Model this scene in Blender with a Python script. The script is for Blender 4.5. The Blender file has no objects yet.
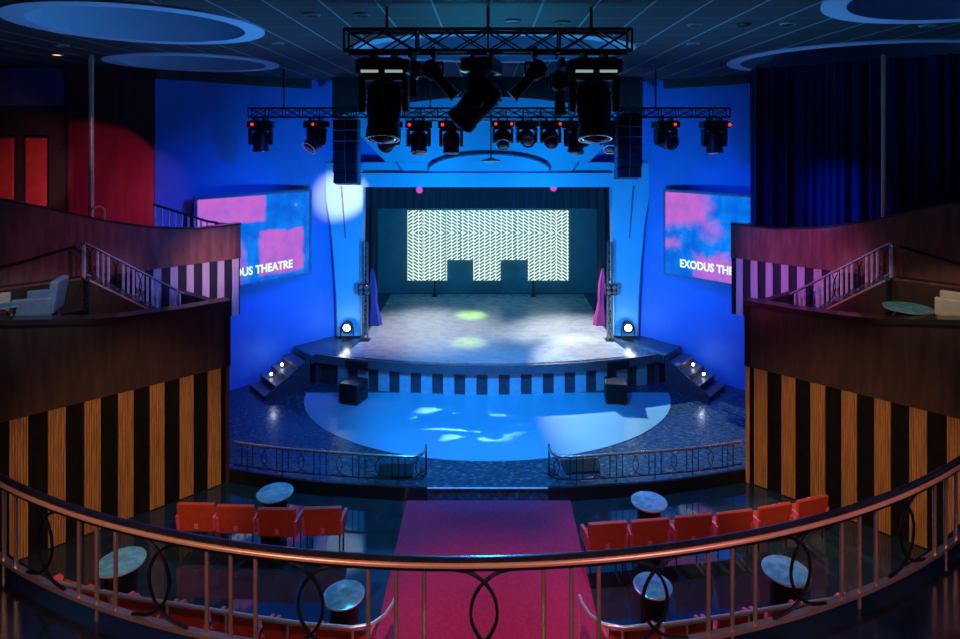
import bpy, math, random
from mathutils import Vector, Matrix
random.seed(7)
C = bpy.context.scene.collection
PI = math.pi
F, CX, HY, CAMZ = 605.0, 487.5, 140.0, 7.5
CEIL = 9.4

def lerp_tab(tab, x):
    if x <= tab[0][0]: return tab[0][1]
    for (a, b), (c, d) in zip(tab, tab[1:]):
        if x <= c: return b + (d-b)*(x-a)/(c-a)
    return tab[-1][1]

# ------------------------------------------------------------------ materials
class X:                                     # tiny node-expression helper
    def __init__(s, nt, v): s.nt, s.v = nt, v
    def op(s, o, *a):
        n = s.nt.nodes.new('ShaderNodeMath'); n.operation = o
        for i, q in enumerate((s,)+a):
            q = q.v if isinstance(q, X) else q
            if isinstance(q, (int, float)): n.inputs[i].default_value = q
            else: s.nt.links.new(q, n.inputs[i])
        return X(s.nt, n.outputs[0])
    def __add__(s, o): return s.op('ADD', o)
    def __sub__(s, o): return s.op('SUBTRACT', o)
    def __mul__(s, o): return s.op('MULTIPLY', o)
    def gt(s, o): return s.op('GREATER_THAN', o)
    def lt(s, o): return s.op('LESS_THAN', o)
    def fract(s): return s.op('FRACT')
    def abs(s): return s.op('ABSOLUTE')
    def mx(s, o): return s.op('MAXIMUM', o)
    def mn(s, o): return s.op('MINIMUM', o)
    def smooth(s, a, b):
        n = s.nt.nodes.new('ShaderNodeMapRange'); n.interpolation_type = 'SMOOTHSTEP'
        s.nt.links.new(s.v, n.inputs[0]); n.inputs[1].default_value = a; n.inputs[2].default_value = b
        return X(s.nt, n.outputs[0])

def lin(c): return tuple((v/255/12.92 if v/255 <= .04045 else ((v/255+.055)/1.055)**2.4) for v in c)

def new_mat(name):
    m = bpy.data.materials.new(name); m.use_nodes = True
    nt = m.node_tree; b = nt.nodes['Principled BSDF']
    return m, nt, b

def noise(nt, scale, detail=4, stretch=(1,1,1), coord='Object', rough=.55):
    tc = nt.nodes.new('ShaderNodeTexCoord'); mp = nt.nodes.new('ShaderNodeMapping')
    mp.inputs['Scale'].default_value = stretch
    nt.links.new(tc.outputs[coord], mp.inputs[0])
    n = nt.nodes.new('ShaderNodeTexNoise'); n.inputs['Scale'].default_value = scale; n.inputs['Detail'].default_value = detail
    n.inputs['Roughness'].default_value = rough
    nt.links.new(mp.outputs[0], n.inputs[0])
    return n

def mixc(nt, fac, a, b):
    n = nt.nodes.new('ShaderNodeMix'); n.data_type = 'RGBA'
    for i, q in ((0, fac), (6, a), (7, b)):
        if isinstance(q, X): q = q.v
        if isinstance(q, tuple): n.inputs[i].default_value = (*q[:3], 1)
        elif isinstance(q, (int, float)): n.inputs[i].default_value = q
        else: nt.links.new(q, n.inputs[i])
    return n.outputs[2]

def P(name, c, rough=.5, metal=0., c2=None, scale=6, stretch=(1,1,1), lo=.35, hi=.65, bump=0, spec=None, sheen=0, coat=0, rvar=0):
    m, nt, b = new_mat(name)
    c2 = c2 or tuple(v*.75 for v in c)
    n = noise(nt, scale, stretch=stretch)
    f = X(nt, n.outputs[0]).smooth(lo, hi)
    nt.links.new(mixc(nt, f, tuple(c2), tuple(c)), b.inputs['Base Color'])
    b.inputs['Roughness'].default_value = rough; b.inputs['Metallic'].default_value = metal
    if rvar:
        r = f*rvar + (rough - rvar/2); nt.links.new(r.v, b.inputs['Roughness'])
    if spec is not None: b.inputs['Specular IOR Level'].default_value = spec
    if sheen:
        b.inputs['Sheen Weight'].default_value = sheen; b.inputs['Sheen Roughness'].default_value = .35
    if coat: b.inputs['Coat Weight'].default_value = coat; b.inputs['Coat Roughness'].default_value = .08
    if bump:
        bp = nt.nodes.new('ShaderNodeBump'); bp.inputs['Strength'].default_value = bump; bp.inputs['Distance'].default_value = .02
        nt.links.new(n.outputs[0], bp.inputs['Height']); nt.links.new(bp.outputs[0], b.inputs['Normal'])
    return m

def E(name, c, s):
    m, nt, b = new_mat(name)
    b.inputs['Base Color'].default_value = (.02,.02,.02,1)
    b.inputs['Emission Color'].default_value = (*c, 1); b.inputs['Emission Strength'].default_value = s
    return m

M = {}
M['wall_blue'] = P('blue_wall_paint', (.03,.19,.72), .6, c2=(.026,.175,.68), scale=2)
M['pros'] = P('pale_proscenium_paint', (.14,.5,.82), .5, c2=(.13,.48,.8), scale=3)
M['groove'] = P('groove_paint', (.1,.14,.3), .6)
M['ceil_dark'] = None
M['dark_wall'] = P('dark_wall_fabric', (.012,.014,.022), .7, c2=(.03,.035,.045), scale=5, lo=.5, hi=.8)
M['red_wall'] = P('oxblood_wall_panel', (.16,.035,.05), .5, c2=(.12,.025,.04), scale=2, stretch=(3,3,.3))
M['red_panel'] = P('red_panel_cloth', (.62,.09,.07), .6, c2=(.5,.06,.06), scale=3)
M['violet_paint'] = P('violet_blue_paint', (.12,.13,.45), .6, scale=2)
M['wood_dark'] = P('dark_walnut', (.05,.021,.014), .45, c2=(.027,.011,.008), scale=2.2, stretch=(4,4,.5))
M['wood_red'] = P('red_walnut', (.24,.085,.06), .5, c2=(.14,.045,.035), scale=2.0, stretch=(3.5,3.5,.5))
M['cap'] = P('black_cap_wood', (.02,.014,.016), .3, c2=(.03,.02,.02), coat=.4)
M['slat'] = P('reeded_oak', (.5,.25,.085), .5, c2=(.3,.13,.04), scale=3.0, stretch=(14,14,.6))
M['slat_back'] = P('black_backing', (.004,.004,.005), .7, c2=(.007,.0065,.007), spec=.08)
M['pale_stripe'] = P('pale_stripe_paint', (.62,.5,.55), .55, c2=(.5,.4,.46), scale=4, stretch=(6,6,.4))
M['dark_stripe'] = P('dark_stripe_paint', (.012,.015,.03), .5)
M['stage_pale'] = P('stage_stripe_pale', (.22,.42,.54), .5, c2=(.18,.36,.48))
M['stage_dark'] = P('stage_stripe_dark', (.03,.035,.05), .5, c2=(.05,.055,.08), scale=12)
M['lip'] = P('stage_lip_paint', (.09,.1,.13), .4, c2=(.06,.07,.1))
M['stage_floor'] = P('scuffed_stage_vinyl', (.3,.33,.37), .28, c2=(.22,.25,.29), scale=2.2, stretch=(1,2,1), lo=.2, hi=.8, rvar=.14)
M['deck'] = P('dark_stage_deck', (.03,.075,.12), .22, c2=(.02,.05,.085), scale=4)
M['marble'] = P('black_marble_floor', (.007,.016,.024), .06, c2=(.014,.03,.042), scale=3.5, lo=.35, hi=.75, rvar=.04, spec=1.0)
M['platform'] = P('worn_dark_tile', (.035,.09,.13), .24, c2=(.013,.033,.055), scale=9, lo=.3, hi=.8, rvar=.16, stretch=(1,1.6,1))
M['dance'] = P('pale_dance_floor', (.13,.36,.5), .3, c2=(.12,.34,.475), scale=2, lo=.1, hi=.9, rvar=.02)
M['balcony_marble'] = P('navy_black_marble', (.004,.006,.012), .16, c2=(.01,.014,.024), scale=3)
M['dance_line'] = P('dance_floor_edge', (.1,.12,.16), .3)
M['riser'] = P('black_riser', (.01,.012,.016), .25)
M['carpet'] = P('crimson_carpet', (.42,.035,.1), .95, c2=(.33,.025,.08), scale=30, bump=.3, sheen=.15, spec=.1)
M['carpet_violet'] = P('plum_carpet', (.12,.012,.05), .95, c2=(.08,.01,.04), scale=30, bump=.3, spec=.1)
M['red'] = P('red_vinyl', (.5,.055,.024), .42, c2=(.43,.045,.02), scale=9, bump=.04)
M['arm_pink_light'] = P('vinyl_arm_pink_light', (.72,.1,.14), .4, c2=(.6,.08,.12), scale=9)  # red vinyl with the magenta light on the arms put into its colour
M['tagm'] = P('pink_tag', (.75,.2,.3), .4)
M['steel_dark'] = P('black_steel', (.012,.012,.015), .38, .6, c2=(.02,.02,.024))
M['black'] = P('black_plastic', (.01,.011,.014), .4, c2=(.016,.017,.021), scale=8, spec=.3)
M['blackmatte'] = P('black_cloth_matte', (.006,.007,.01), .8)
M['truss'] = P('black_truss', (.012,.013,.018), .35, .7)
M['trussgrey'] = P('grey_truss_alloy', (.35,.38,.45), .3, .9)
M['chrome'] = P('chrome', (.8,.74,.72), .26, .7, c2=(.68,.66,.66))
M['copper'] = P('copper_band', (.85,.47,.34), .38, .5, c2=(.75,.4,.28), scale=4)
M['rail_top'] = P('black_lacquer_rail', (.012,.012,.02), .24, c2=(.02,.018,.03), coat=.25)
M['baluster'] = P('bronze_baluster', (.8,.56,.48), .25, .82, c2=(.68,.46,.4), scale=5)
M['iron'] = P('black_iron_scroll', (.012,.011,.013), .35, .5)
M['table_top'] = P('pale_table_top', (.15,.4,.48), .14, c2=(.08,.25,.32), scale=7)
M['drum'] = P('black_drum', (.006,.006,.008), .35)
M['cream'] = P('cream_leather', (.62,.5,.38), .45, c2=(.52,.42,.32), scale=6)
M['bluegrey'] = P('blue_grey_leather', (.25,.3,.42), .45, c2=(.2,.25,.36), scale=6)
M['velvet'] = P('midnight_velvet', (.008,.016,.09), .75, c2=(.005,.01,.06), scale=3, stretch=(6,6,.3), sheen=.12, spec=.06)
M['drape'] = P('black_stage_drape', (.012,.018,.03), .8, c2=(.02,.03,.045), scale=3, stretch=(6,6,.3), spec=.2)
M['backcloth'] = P('teal_backcloth', (.02,.14,.2), .75, c2=(.015,.12,.17), scale=2)
M['magcloth'] = P('magenta_leg_cloth', (.5,.04,.22), .7, c2=(.4,.03,.18), stretch=(6,6,.4))
M['violcloth'] = P('violet_leg_cloth', (.07,.06,.4), .7, c2=(.05,.05,.3), stretch=(6,6,.4))
M['ring'] = P('pale_ring_plaster', (.4,.6,.82), .6, c2=(.37,.56,.78), scale=3)
M['ringtop'] = P('blue_dome_plaster', (.07,.12,.26), .6, c2=(.06,.1,.22))
M['grille'] = P('speaker_grille', (.008,.009,.011), .6, .0, c2=(.013,.014,.017), scale=40, spec=.12)
M['silver'] = P('silver_trim', (.7,.75,.78), .25, .9)
M['lensglass'] = P('dark_lens', (.01,.012,.02), .06, coat=1)
M['white_lamp'] = E('lamp_white', (1,.98,.9), 9)
M['warm_lamp'] = E('lamp_warm', (1,.55,.2), 3)
M['red_led'] = E('led_red', (1,.03,.03), 1.6)
M['mag_lamp'] = E('lamp_magenta', (.75,.03,.6), .9)
M['strip_lamp'] = E('lamp_strip', (.55,.75,.75), .5)
M['text'] = E('screen_lettering', (.75,.95,1), 1.15)
M['pale_post'] = P('pale_metal_post', (.75,.7,.75), .35, .1)
M['fixture_grey'] = P('grey_fixture', (.2,.24,.27), .5)
M['fixture_white'] = P('white_fixture', (.7,.72,.75), .4)

def ceil_mat():
    m, nt, b = new_mat('dark_grid_ceiling')
    tc = nt.nodes.new('ShaderNodeTexCoord'); s = nt.nodes.new('ShaderNodeSeparateXYZ'); nt.links.new(tc.outputs['Object'], s.inputs[0])
    x, y = X(nt, s.outputs[0]), X(nt, s.outputs[1])
    gx = ((x*(1/.766)+100.5).fract()-.5).abs().lt(.022)
    gy = ((y*(1/.766)+100.2).fract()-.5).abs().lt(.016)
    g = gx.mx(gy*.3)
    n = noise(nt, 9)
    base = mixc(nt, n.outputs[0], (.006,.022,.028), (.011,.036,.043))
    nt.links.new(mixc(nt, g, base, (.14,.33,.38)), b.inputs['Base Color'])
    b.inputs['Roughness'].default_value = .7
    return m
M['ceil_dark'] = ceil_mat()

def led_mat():
    m, nt, b = new_mat('led_wall_pixels')
    tc = nt.nodes.new('ShaderNodeTexCoord'); s = nt.nodes.new('ShaderNodeSeparateXYZ'); nt.links.new(tc.outputs['Object'], s.inputs[0])
    x, z = X(nt, s.outputs[0]), X(nt, s.outputs[2])
    u = (x+3.25)*(29/6.5); v = z*(20.5/2.84)
    up = z.gt(1.93)*2-1                       # the chevrons turn over near the top
    lf = (x+2.65).gt(0)*2-1                   # and mirror near the left end
    rt = (x-2.75).lt(0)*2-1
    sl = up*lf*rt
    uf = u.fract()-.5
    stag = (u*.5).fract().gt(.5)*.5
    w = ((v + stag - sl*uf*-1.1).fract()-.5).abs()
    dash = w.smooth(.33,.2)*uf.abs().smooth(.5,.34)
    sep = ((x+1.7).abs().lt(.018)).mx((x+1.1).abs().lt(.018)).mx((x-1.12).abs().lt(.018))
    d = dash.mx(sep*.8)
    b.inputs['Base Color'].default_value = (.01,.02,.025,1)
    nt.links.new(mixc(nt, d, (.80,1.0,.86), (.005,.075,.09)), b.inputs['Emission Color'])
    b.inputs['Emission Strength'].default_value = 1.08
    b.inputs['Roughness'].default_value = .4
    return m
M['led'] = led_mat()

def screen_mat(name, blobs, w, h):
    m, nt, b = new_mat(name)
    tc = nt.nodes.new('ShaderNodeTexCoord'); s = nt.nodes.new('ShaderNodeSeparateXYZ'); nt.links.new(tc.outputs['Object'], s.inputs[0])
    u = X(nt, s.outputs[0])*(1/w)+.5; v = X(nt, s.outputs[2])*(1/h)+.5
    n1 = noise(nt, 1.6, 4); n2 = noise(nt, 1.9, 3, stretch=(1.3,1,1))
    e = X(nt, n1.outputs[0])-.5; e2 = X(nt, n2.outputs[0])
    mask = None
    for (u0,u1,v0,v1,soft,amt,wob) in blobs:
        uu = u + e*wob; vv = v + e*wob*1.3
        q = uu.smooth(u0-soft,u0+soft)*uu.smooth(u1+soft,u1-soft)*vv.smooth(v0-soft,v0+soft)*vv.smooth(v1+soft,v1-soft)*amt
        mask = q if mask is None else mask.mx(q)
    mask = mask*(e2.smooth(.25,.7)*.4+.6)
    blue = mixc(nt, e2.smooth(.35,.7), lin((0,92,212)), lin((8,126,240)))
    col = mixc(nt, mask, blue, lin((205,98,196)))
    vo = nt.nodes.new('ShaderNodeTexVoronoi'); vo.inputs['Scale'].default_value = 1.7; nt.links.new(tc.outputs['Object'], vo.inputs[0])
    dots = X(nt, vo.outputs['Distance']).smooth(.17,.13)*u.smooth(.72,.95)*.5
    col = mixc(nt, dots, col, lin((235,150,225)))
    b.inputs['Base Color'].default_value = (.01,.01,.02,1); b.inputs['Roughness'].default_value = .3
    nt.links.new(col, b.inputs['Emission Color']); b.inputs['Emission Strength'].default_value = 1.0
    return m

# ------------------------------------------------------------------ mesh builder
class MB:
    def __init__(s): s.v, s.f = [], []
    def add(s, vs, fs):
        o = len(s.v); s.v += [tuple(p) for p in vs]; s.f += [tuple(i+o for i in f) for f in fs]; return s
    def box(s, c, d, rz=0, mtx=None):
        x, y, z = (q/2 for q in d)
        vs = [Vector((a*x, b*y, e*z)) for a in (-1,1) for b in (-1,1) for e in (-1,1)]
        R = mtx if mtx is not None else Matrix.Rotation(rz, 3, 'Z')
        vs = [R @ p + Vector(c) for p in vs]
        return s.add(vs, [(0,1,3,2),(4,6,7,5),(0,4,5,1),(2,3,7,6),(0,2,6,4),(1,5,7,3)])
    def bar(s, a, b, w, h=None):
        a, b = Vector(a), Vector(b); d = b-a; L = d.length; h = h or w
        q = d.to_track_quat('Z', 'Y').to_matrix()
        return s.box((a+b)/2, (w, h, L), mtx=q)
    def prism(s, poly, lo, hi, fn=None):      # poly in 2-D, extruded lo..hi; fn maps (a,b,h) to xyz
        fn = fn or (lambda a, b, h: (a, b, h)); n = len(poly)
        vs = [fn(a, b, lo) for a, b in poly] + [fn(a, b, hi) for a, b in poly]
        fs = [tuple(range(n))[::-1], tuple(range(n, 2*n))] + [(i, (i+1)%n, n+(i+1)%n, n+i) for i in range(n)]
        return s.add(vs, fs)
    def tube(s, pts, r, n=8, closed=False, sx=1, sz=1):
        pts = [Vector(p) for p in pts]; m = len(pts); vs = []
        up0 = None
        for i, p in enumerate(pts):
            if closed: t = pts[(i+1)%m]-pts[i-1]
            else: t = pts[min(i+1,m-1)]-pts[max(i-1,0)]
            t.normalize()
            if up0 is None: up0 = Vector((0,0,1)) if abs(t.z) < .9 else Vector((0,1,0))
            a = t.cross(up0)
            if a.length < 1e-5: a = t.cross(Vector((1,0,0)))
            a.normalize(); b = a.cross(t); up0 = b.copy() if abs(t.z) > .3 or abs(up0.z) < .9 else up0
            for k in range(n):
                w = 2*PI*k/n
                vs.append(p + a*math.cos(w)*r*sx + b*math.sin(w)*r*sz)
        fs = []
        for i in range(m if closed else m-1):
            for k in range(n):
                j = (i+1)%m
                fs.append((i*n+k, i*n+(k+1)%n, j*n+(k+1)%n, j*n+k))
        if not closed: fs += [tuple(range(n))[::-1], tuple((m-1)*n+k for k in range(n))]
        return s.add(vs, fs)
    def sweep(s, pts, prof, closed=False):    # prof: closed (side, up) polygon swept along a horizontal path
        pts = [Vector(p) for p in pts]; m, n = len(pts), len(prof); vs = []
        for i, p in enumerate(pts):
            t = pts[min(i+1,m-1)]-pts[max(i-1,0)]; t.z = 0; t.normalize()
            a = Vector((t.y, -t.x, 0))
            vs += [p + a*u + Vector((0,0,w)) for u, w in prof]
        fs = [(i*n+k, i*n+(k+1)%n, (i+1)*n+(k+1)%n, (i+1)*n+k) for i in range(m-1) for k in range(n)]
        fs += [tuple(range(n))[::-1], tuple((m-1)*n+k for k in range(n))]
        return s.add(vs, fs)
    def lathe(s, prof, c=(0,0,0), n=24, mtx=None, sx=1, sy=1, ring=False):
        R = mtx or Matrix.Identity(3); c = Vector(c); vs = []
        for r, z in prof:
            for k in range(n):
                w = 2*PI*k/n; vs.append(R @ Vector((r*math.cos(w)*sx, r*math.sin(w)*sy, z)) + c)
        m = len(prof)
        fs = [(i*n+k, i*n+(k+1)%n, (i+1)*n+(k+1)%n, (i+1)*n+k) for i in range(m-1) for k in range(n)]
        if ring: fs += [((m-1)*n+k, (m-1)*n+(k+1)%n, (k+1)%n, k) for k in range(n)]
        else: fs += [tuple(range(n))[::-1], tuple((m-1)*n+k for k in range(n))]
        return s.add(vs, fs)
    def sphere(s, c, r, n=14, sc=(1,1,1)):
        m = n//2
        prof = [(max(1e-4, r*math.sin(PI*i/m)), -r*math.cos(PI*i/m)) for i in range(m+1)]
        vs0 = MB().lathe(prof, n=n)
        return s.add([(c[0]+p[0]*sc[0], c[1]+p[1]*sc[1], c[2]+p[2]*sc[2]) for p in vs0.v], vs0.f)
    def wall(s, rows):                        # rows: [(front xy), (back xy), z0, z1] along a path -> solid ribbon
        vs = []
        for (fx, fy), (bx, by), z0, z1 in rows:
            vs += [(fx,fy,z0),(fx,fy,z1),(bx,by,z1),(bx,by,z0)]
        n = 4; m = len(rows)
        fs = [(i*n+k, i*n+(k+1)%n, (i+1)*n+(k+1)%n, (i+1)*n+k) for i in range(m-1) for k in range(n)]
        fs += [(3,2,1,0), tuple((m-1)*n+k for k in range(n))]
        return s.add(vs, fs)
    def build(s, name, m, parent=None, bevel=0, smooth=False, loc=None):
        me = bpy.data.meshes.new(name); me.from_pydata(s.v, [], s.f)
        import bmesh
        bm = bmesh.new(); bm.from_mesh(me); bmesh.ops.recalc_face_normals(bm, faces=bm.faces)
        if bevel:
            bmesh.ops.bevel(bm, geom=[e for e in bm.edges if len(e.link_faces)==2 and e.calc_face_angle(0) > .6], offset=bevel, segments=2, affect='EDGES', profile=.6, clamp_overlap=True)
        bm.to_mesh(me); bm.free()
        if smooth:
            for p in me.polygons: p.use_smooth = True
            try: me.set_sharp_from_angle(angle=.7)
            except Exception: pass
        me.materials.append(M[m] if isinstance(m, str) else m)
        o = bpy.data.objects.new(name, me); C.objects.link(o)
        if loc: o.location = loc
        if parent: o.parent = parent
        return o

def thing(name, label, cat, loc=(0,0,0), rz=0, group=None):
    o = bpy.data.objects.new(name, None); C.objects.link(o); o.empty_display_size = .1
    o.location = loc; o.rotation_euler = (0,0,rz); o['label'] = label; o['category'] = cat
    if group: o['group'] = group
    return o
def tag(o, label, cat, group=None):
    o['label'] = label; o['category'] = cat
    if group: o['group'] = group
    return o
def struct(o): o['kind'] = 'structure'; return o
SIDE = {-1: 'left', 1: 'right'}

# ------------------------------------------------------------------ floors
R_ = lambda: None
def plat_edge(x):                              # front edge of the raised dance platform
    return lerp_tab([(0,12.6),(1.6,12.6),(3.8,12.85),(5.6,13.3),(9,14.0)], abs(x))
struct(MB().box((0,9.2,-.1), (26,16.8,.2)).build('floor', 'marble'))
xs = [-8.9+i*.445 for i in range(41)]
poly = [(x, plat_edge(x)) for x in xs] + [(8.9,20.2),(-8.9,20.2)]
struct(MB().prism(poly, 0, .25).build('floor_platform', 'platform'))
for sx in (-1,1):
    nose = [(x, plat_edge(x)-.012, .262) for x in [sx*1.27]+[sx*(1.3+i*.47) for i in range(1,11)]]
    struct(MB().sweep(nose, [(-.03,-.26),(.03,-.26),(.03,.01),(-.03,.01)]).build('trim_platform_edge_'+SIDE[sx], 'riser'))
struct(MB().box((0,12.592,.125),(2.5,.02,.25)).build('trim_step_riser', 'platform'))
struct(MB().sweep([(-1.25+i*.25,12.57,.262) for i in range(11)], [(-.02,0),(.02,0),(.02,.012),(-.02,.012)]).build('trim_step_nosing', 'pale_post'))
# oval dance floor set flush on the platform, in front of the stage
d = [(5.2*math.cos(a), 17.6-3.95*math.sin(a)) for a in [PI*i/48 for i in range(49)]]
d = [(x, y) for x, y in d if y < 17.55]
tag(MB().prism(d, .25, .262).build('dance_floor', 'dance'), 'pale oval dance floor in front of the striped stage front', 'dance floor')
c = MB().prism([(-1.7,4.8),(1.72,4.8),(1.72,12.57),(-1.68,12.57)], 0, .015).build('carpet_runner', 'carpet')
tag(c, 'crimson carpet runner leading down the middle to the dance floor', 'carpet')

# ------------------------------------------------------------------ stage
arc_R = (5.07**2+.93**2)/(2*.93)
def front(x): return 17.07 + arc_R - math.sqrt(arc_R**2 - x*x)
ax = [-5.07+10.14*i/40 for i in range(41)]
st = thing('stage', 'raised theatre stage with curved striped front below the lit wall of pixels', 'stage', (0,17,.25))
def L(p): return (p[0], p[1]-17, p[2]-.25)
deck = [(x, front(x)) for x in ax] + [(5.18,17.78),(5.97,18.62),(5.3,19.25),(5.6,19.8),(5.6,25.2),(-5.6,25.2),(-5.6,19.8),(-5.3,19.25),(-5.97,18.62),(-5.18,17.78)]
MB().prism([(x, y-17) for x, y in deck], .66, .9).build('stage_floor', 'deck', st)
vin = [(-4.25+8.5*i/30, front(-4.25+8.5*i/30)+.12) for i in range(31)]+[(3.95,19.3),(3.95,24.9),(-3.95,24.9),(-3.95,19.3)]
MB().prism([(x, y-17) for x, y in vin], .895, .904).build('vinyl_floor', 'stage_floor', st)
body = [(x*.985, front(x)+.12) for x in ax] + [(5.1,18.0),(5.8,18.7),(5.2,19.25),(5.2,25),(-5.2,25),(-5.2,19.25),(-5.8,18.7),(-5.1,18.0)]
MB().prism([(x, y-17) for x, y in body], 0, .66).build('stage_body', 'stage_dark', st)
MB().sweep([L((x, front(x)-.02, .9)) for x in ax], [(-.03,0),(.04,0),(.04,.25),(-.03,.25)]).build('stage_lip', 'lip', st)
th = [x*.985 for x in ax]
k = -15
while k <= 14:
    a, b_ = k*.315, (k+1)*.315
    if k % 2 == 0 and abs(a) < 4.95 and abs(b_) < 4.95:
        p = [L((a+(b_-a)*i/3, front(a+(b_-a)*i/3)+.10, .25)) for i in range(4)]
        MB().sweep(p, [(-.02,0),(.03,0),(.03,.655),(-.02,.655)]).build('pale_stripe', 'stage_pale', st)
    k += 1
for sx in (-1, 1):
    x0, x1 = sx*3.45, sx*4.12
    p = [L((x0+(x1-x0)*i/3, front(x0+(x1-x0)*i/3)-.06, .86)) for i in range(4)]
    MB().sweep(p, [(-.03,0),(.03,0),(.03,.23),(-.03,.23)]).build('vent', 'blackmatte', st)

# stage house behind the opening
struct(MB().box((0,25.35,4.5), (12,.2,9)).build('wall_stage_back', 'dark_wall'))
for sx in (-1,1):
    struct(MB().box((sx*5.7,22.5,4.5), (.2,5.6,9)).build('wall_stage_'+SIDE[sx], 'dark_wall'))
struct(MB().box((0,22.6,8.0), (11.6,5.4,.2)).build('ceiling_stage', 'dark_wall'))
bc = MB().box((0,25.0,3.0), (9.3,.08,3.66)).build('backcloth', 'backcloth')
tag(bc, 'plain teal backcloth hanging behind the wall of pixels', 'backcloth')

def drape(path, z0, z1, amp, freq, n, thick=.03, flare=0, ph=0, irregular=True):
    mb = MB(); P2 = [Vector((*p, 0)) for p in path]
    seg = [(P2[i+1]-P2[i]).length for i in range(len(P2)-1)]; tot = sum(seg)
    NZ = 7; cols = []
    for i in range(n+1):
        s = tot*i/n; q = s; j = 0
        while j < len(seg)-1 and q > seg[j]: q -= seg[j]; j += 1
        d_ = (P2[j+1]-P2[j]).normalized(); p = P2[j] + d_*q; nrm = Vector((-d_.y, d_.x, 0))
        w = math.sin(s*freq+ph + (2.2*math.sin(s*1.7+ph)+1.3*math.sin(s*4.1+2) if irregular else 0))*(1+(.5*math.sin(s*2.9) if irregular else 0)) + (.45*math.sin(s*freq*2.3+1.3) if irregular else 0)
        cols.append((p, nrm, w))
    vs = []
    for k_ in range(NZ+1):
        z = z0+(z1-z0)*k_/NZ; g = amp*(1 + flare*(1-k_/NZ))
        for p, nrm, w in cols: q = p+nrm*w*g; vs.append((q.x, q.y, z))
    m_ = n+1; base = len(vs)
    for k_ in range(NZ+1):
        z = z0+(z1-z0)*k_/NZ; g = amp*(1 + flare*(1-k_/NZ))
        for p, nrm, w in cols: q = p+nrm*(w*g+thick); vs.append((q.x, q.y, z))
    fs = []
    for k_ in range(NZ):
        for i in range(n):
            a = k_*m_+i; fs.append((a, a+1, a+m_+1, a+m_)); fs.append((base+a, base+a+m_, base+a+m_+1, base+a+1))
    for i in range(n):
        fs.append((i, base+i, base+i+1, i+1)); a = NZ*m_+i; fs.append((a, a+1, base+a+1, base+a))
    for k_ in range(NZ):
        a = k_*m_; fs.append((a, a+m_, base+a+m_, base+a)); a += n; fs.append((a, base+a, base+a+m_, a+m_))
    return mb.add(vs, fs)

tag(drape([(-4.9,20.3),(4.9,20.3)], 5.2, 6.4, .05, 22, 260, irregular=False).build('valance', 'drape', smooth=True), 'dark pleated valance hanging across the top of the stage opening', 'valance')
for sx in (-1,1):
    a, b_ = (-5.0,-3.85) if sx < 0 else (3.85,5.0)
    tag(drape([(a,21.2),(b_,21.2)], 1.16, 6.2, .06, 16, 60).build('stage_leg_curtain', 'drape', smooth=True), 'black leg curtain at the %s edge of the stage opening' % SIDE[sx], 'curtain', 'black stage leg curtains')
    x0 = sx*3.86
    tied = MB()
    vs = []; n = 20
    for k_ in range(13):
        z = 1.16 + 1.95*k_/12; hw = .2*(1-k_/12)**.6*(.55+.45*abs(math.cos(k_*.33)))+.02
        for i in range(n):
            w = 2*PI*i/n; rr = 1+.18*math.sin(5*w)
            vs.append((x0 + hw*math.cos(w)*rr + sx*.1*(k_/12), 20.75 + hw*.5*math.sin(w)*rr, z))
    fs = [(k_*n+i, k_*n+(i+1)%n, (k_+1)*n+(i+1)%n, (k_+1)*n+i) for k_ in range(12) for i in range(n)] + [tuple(range(n))[::-1], tuple(12*n+i for i in range(n))]
    tied.add(vs, fs)
    tag(tied.build('gathered_cloth', 'violcloth' if sx < 0 else 'magcloth', smooth=True), ('violet' if sx < 0 else 'magenta')+' cloth gathered to a point beside the stage opening', 'cloth')

# LED wall : one U-shaped panel with two notches at its foot
s24 = 24.6/F
def wx(px, Y): return (px-CX)*Y/F
def wz(py, Y): return CAMZ-(py-HY)*Y/F
zb, zt, zn = wz(280.5,24.6), wz(210.5,24.6), wz(260,24.6)
led = thing('led_wall', 'glowing white wall of chevron pixels with two square notches at its foot', 'led screen', (0,24.6,zb))
g = lambda px: wx(px, 24.6)
H = zt-zb; hn = zn-zb
out = [(g(407.5),0),(g(447),0),(g(447),hn),(g(473.3),hn),(g(473.3),0),(g(500.7),0),(g(500.7),hn),(g(528),hn),(g(528),0),(g(568.7),0),(g(568.7),H),(g(407.5),H)]
MB().prism(out, 0, .08, lambda a, b, h: (a, h, b)).build('pixel_panel', 'led', led)
for px in (434.5, 533.5):
    MB().box((g(px), .05, -(zb-1.15)/2), (.06,.06,zb-1.15)).build('leg', 'black', led)
    MB().box((g(px), .0, -(zb-1.15)+.02), (.2,.3,.03)).build('foot', 'black', led)
for i in range(4):
    MB().bar((g(407.5)+.5+i*(g(568.7)-g(407.5)-1)/3, .06, H), (g(407.5)+.5+i*(g(568.7)-g(407.5)-1)/3, .06, 7.9-zb), .03).build('hanger', 'black', led)

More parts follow.
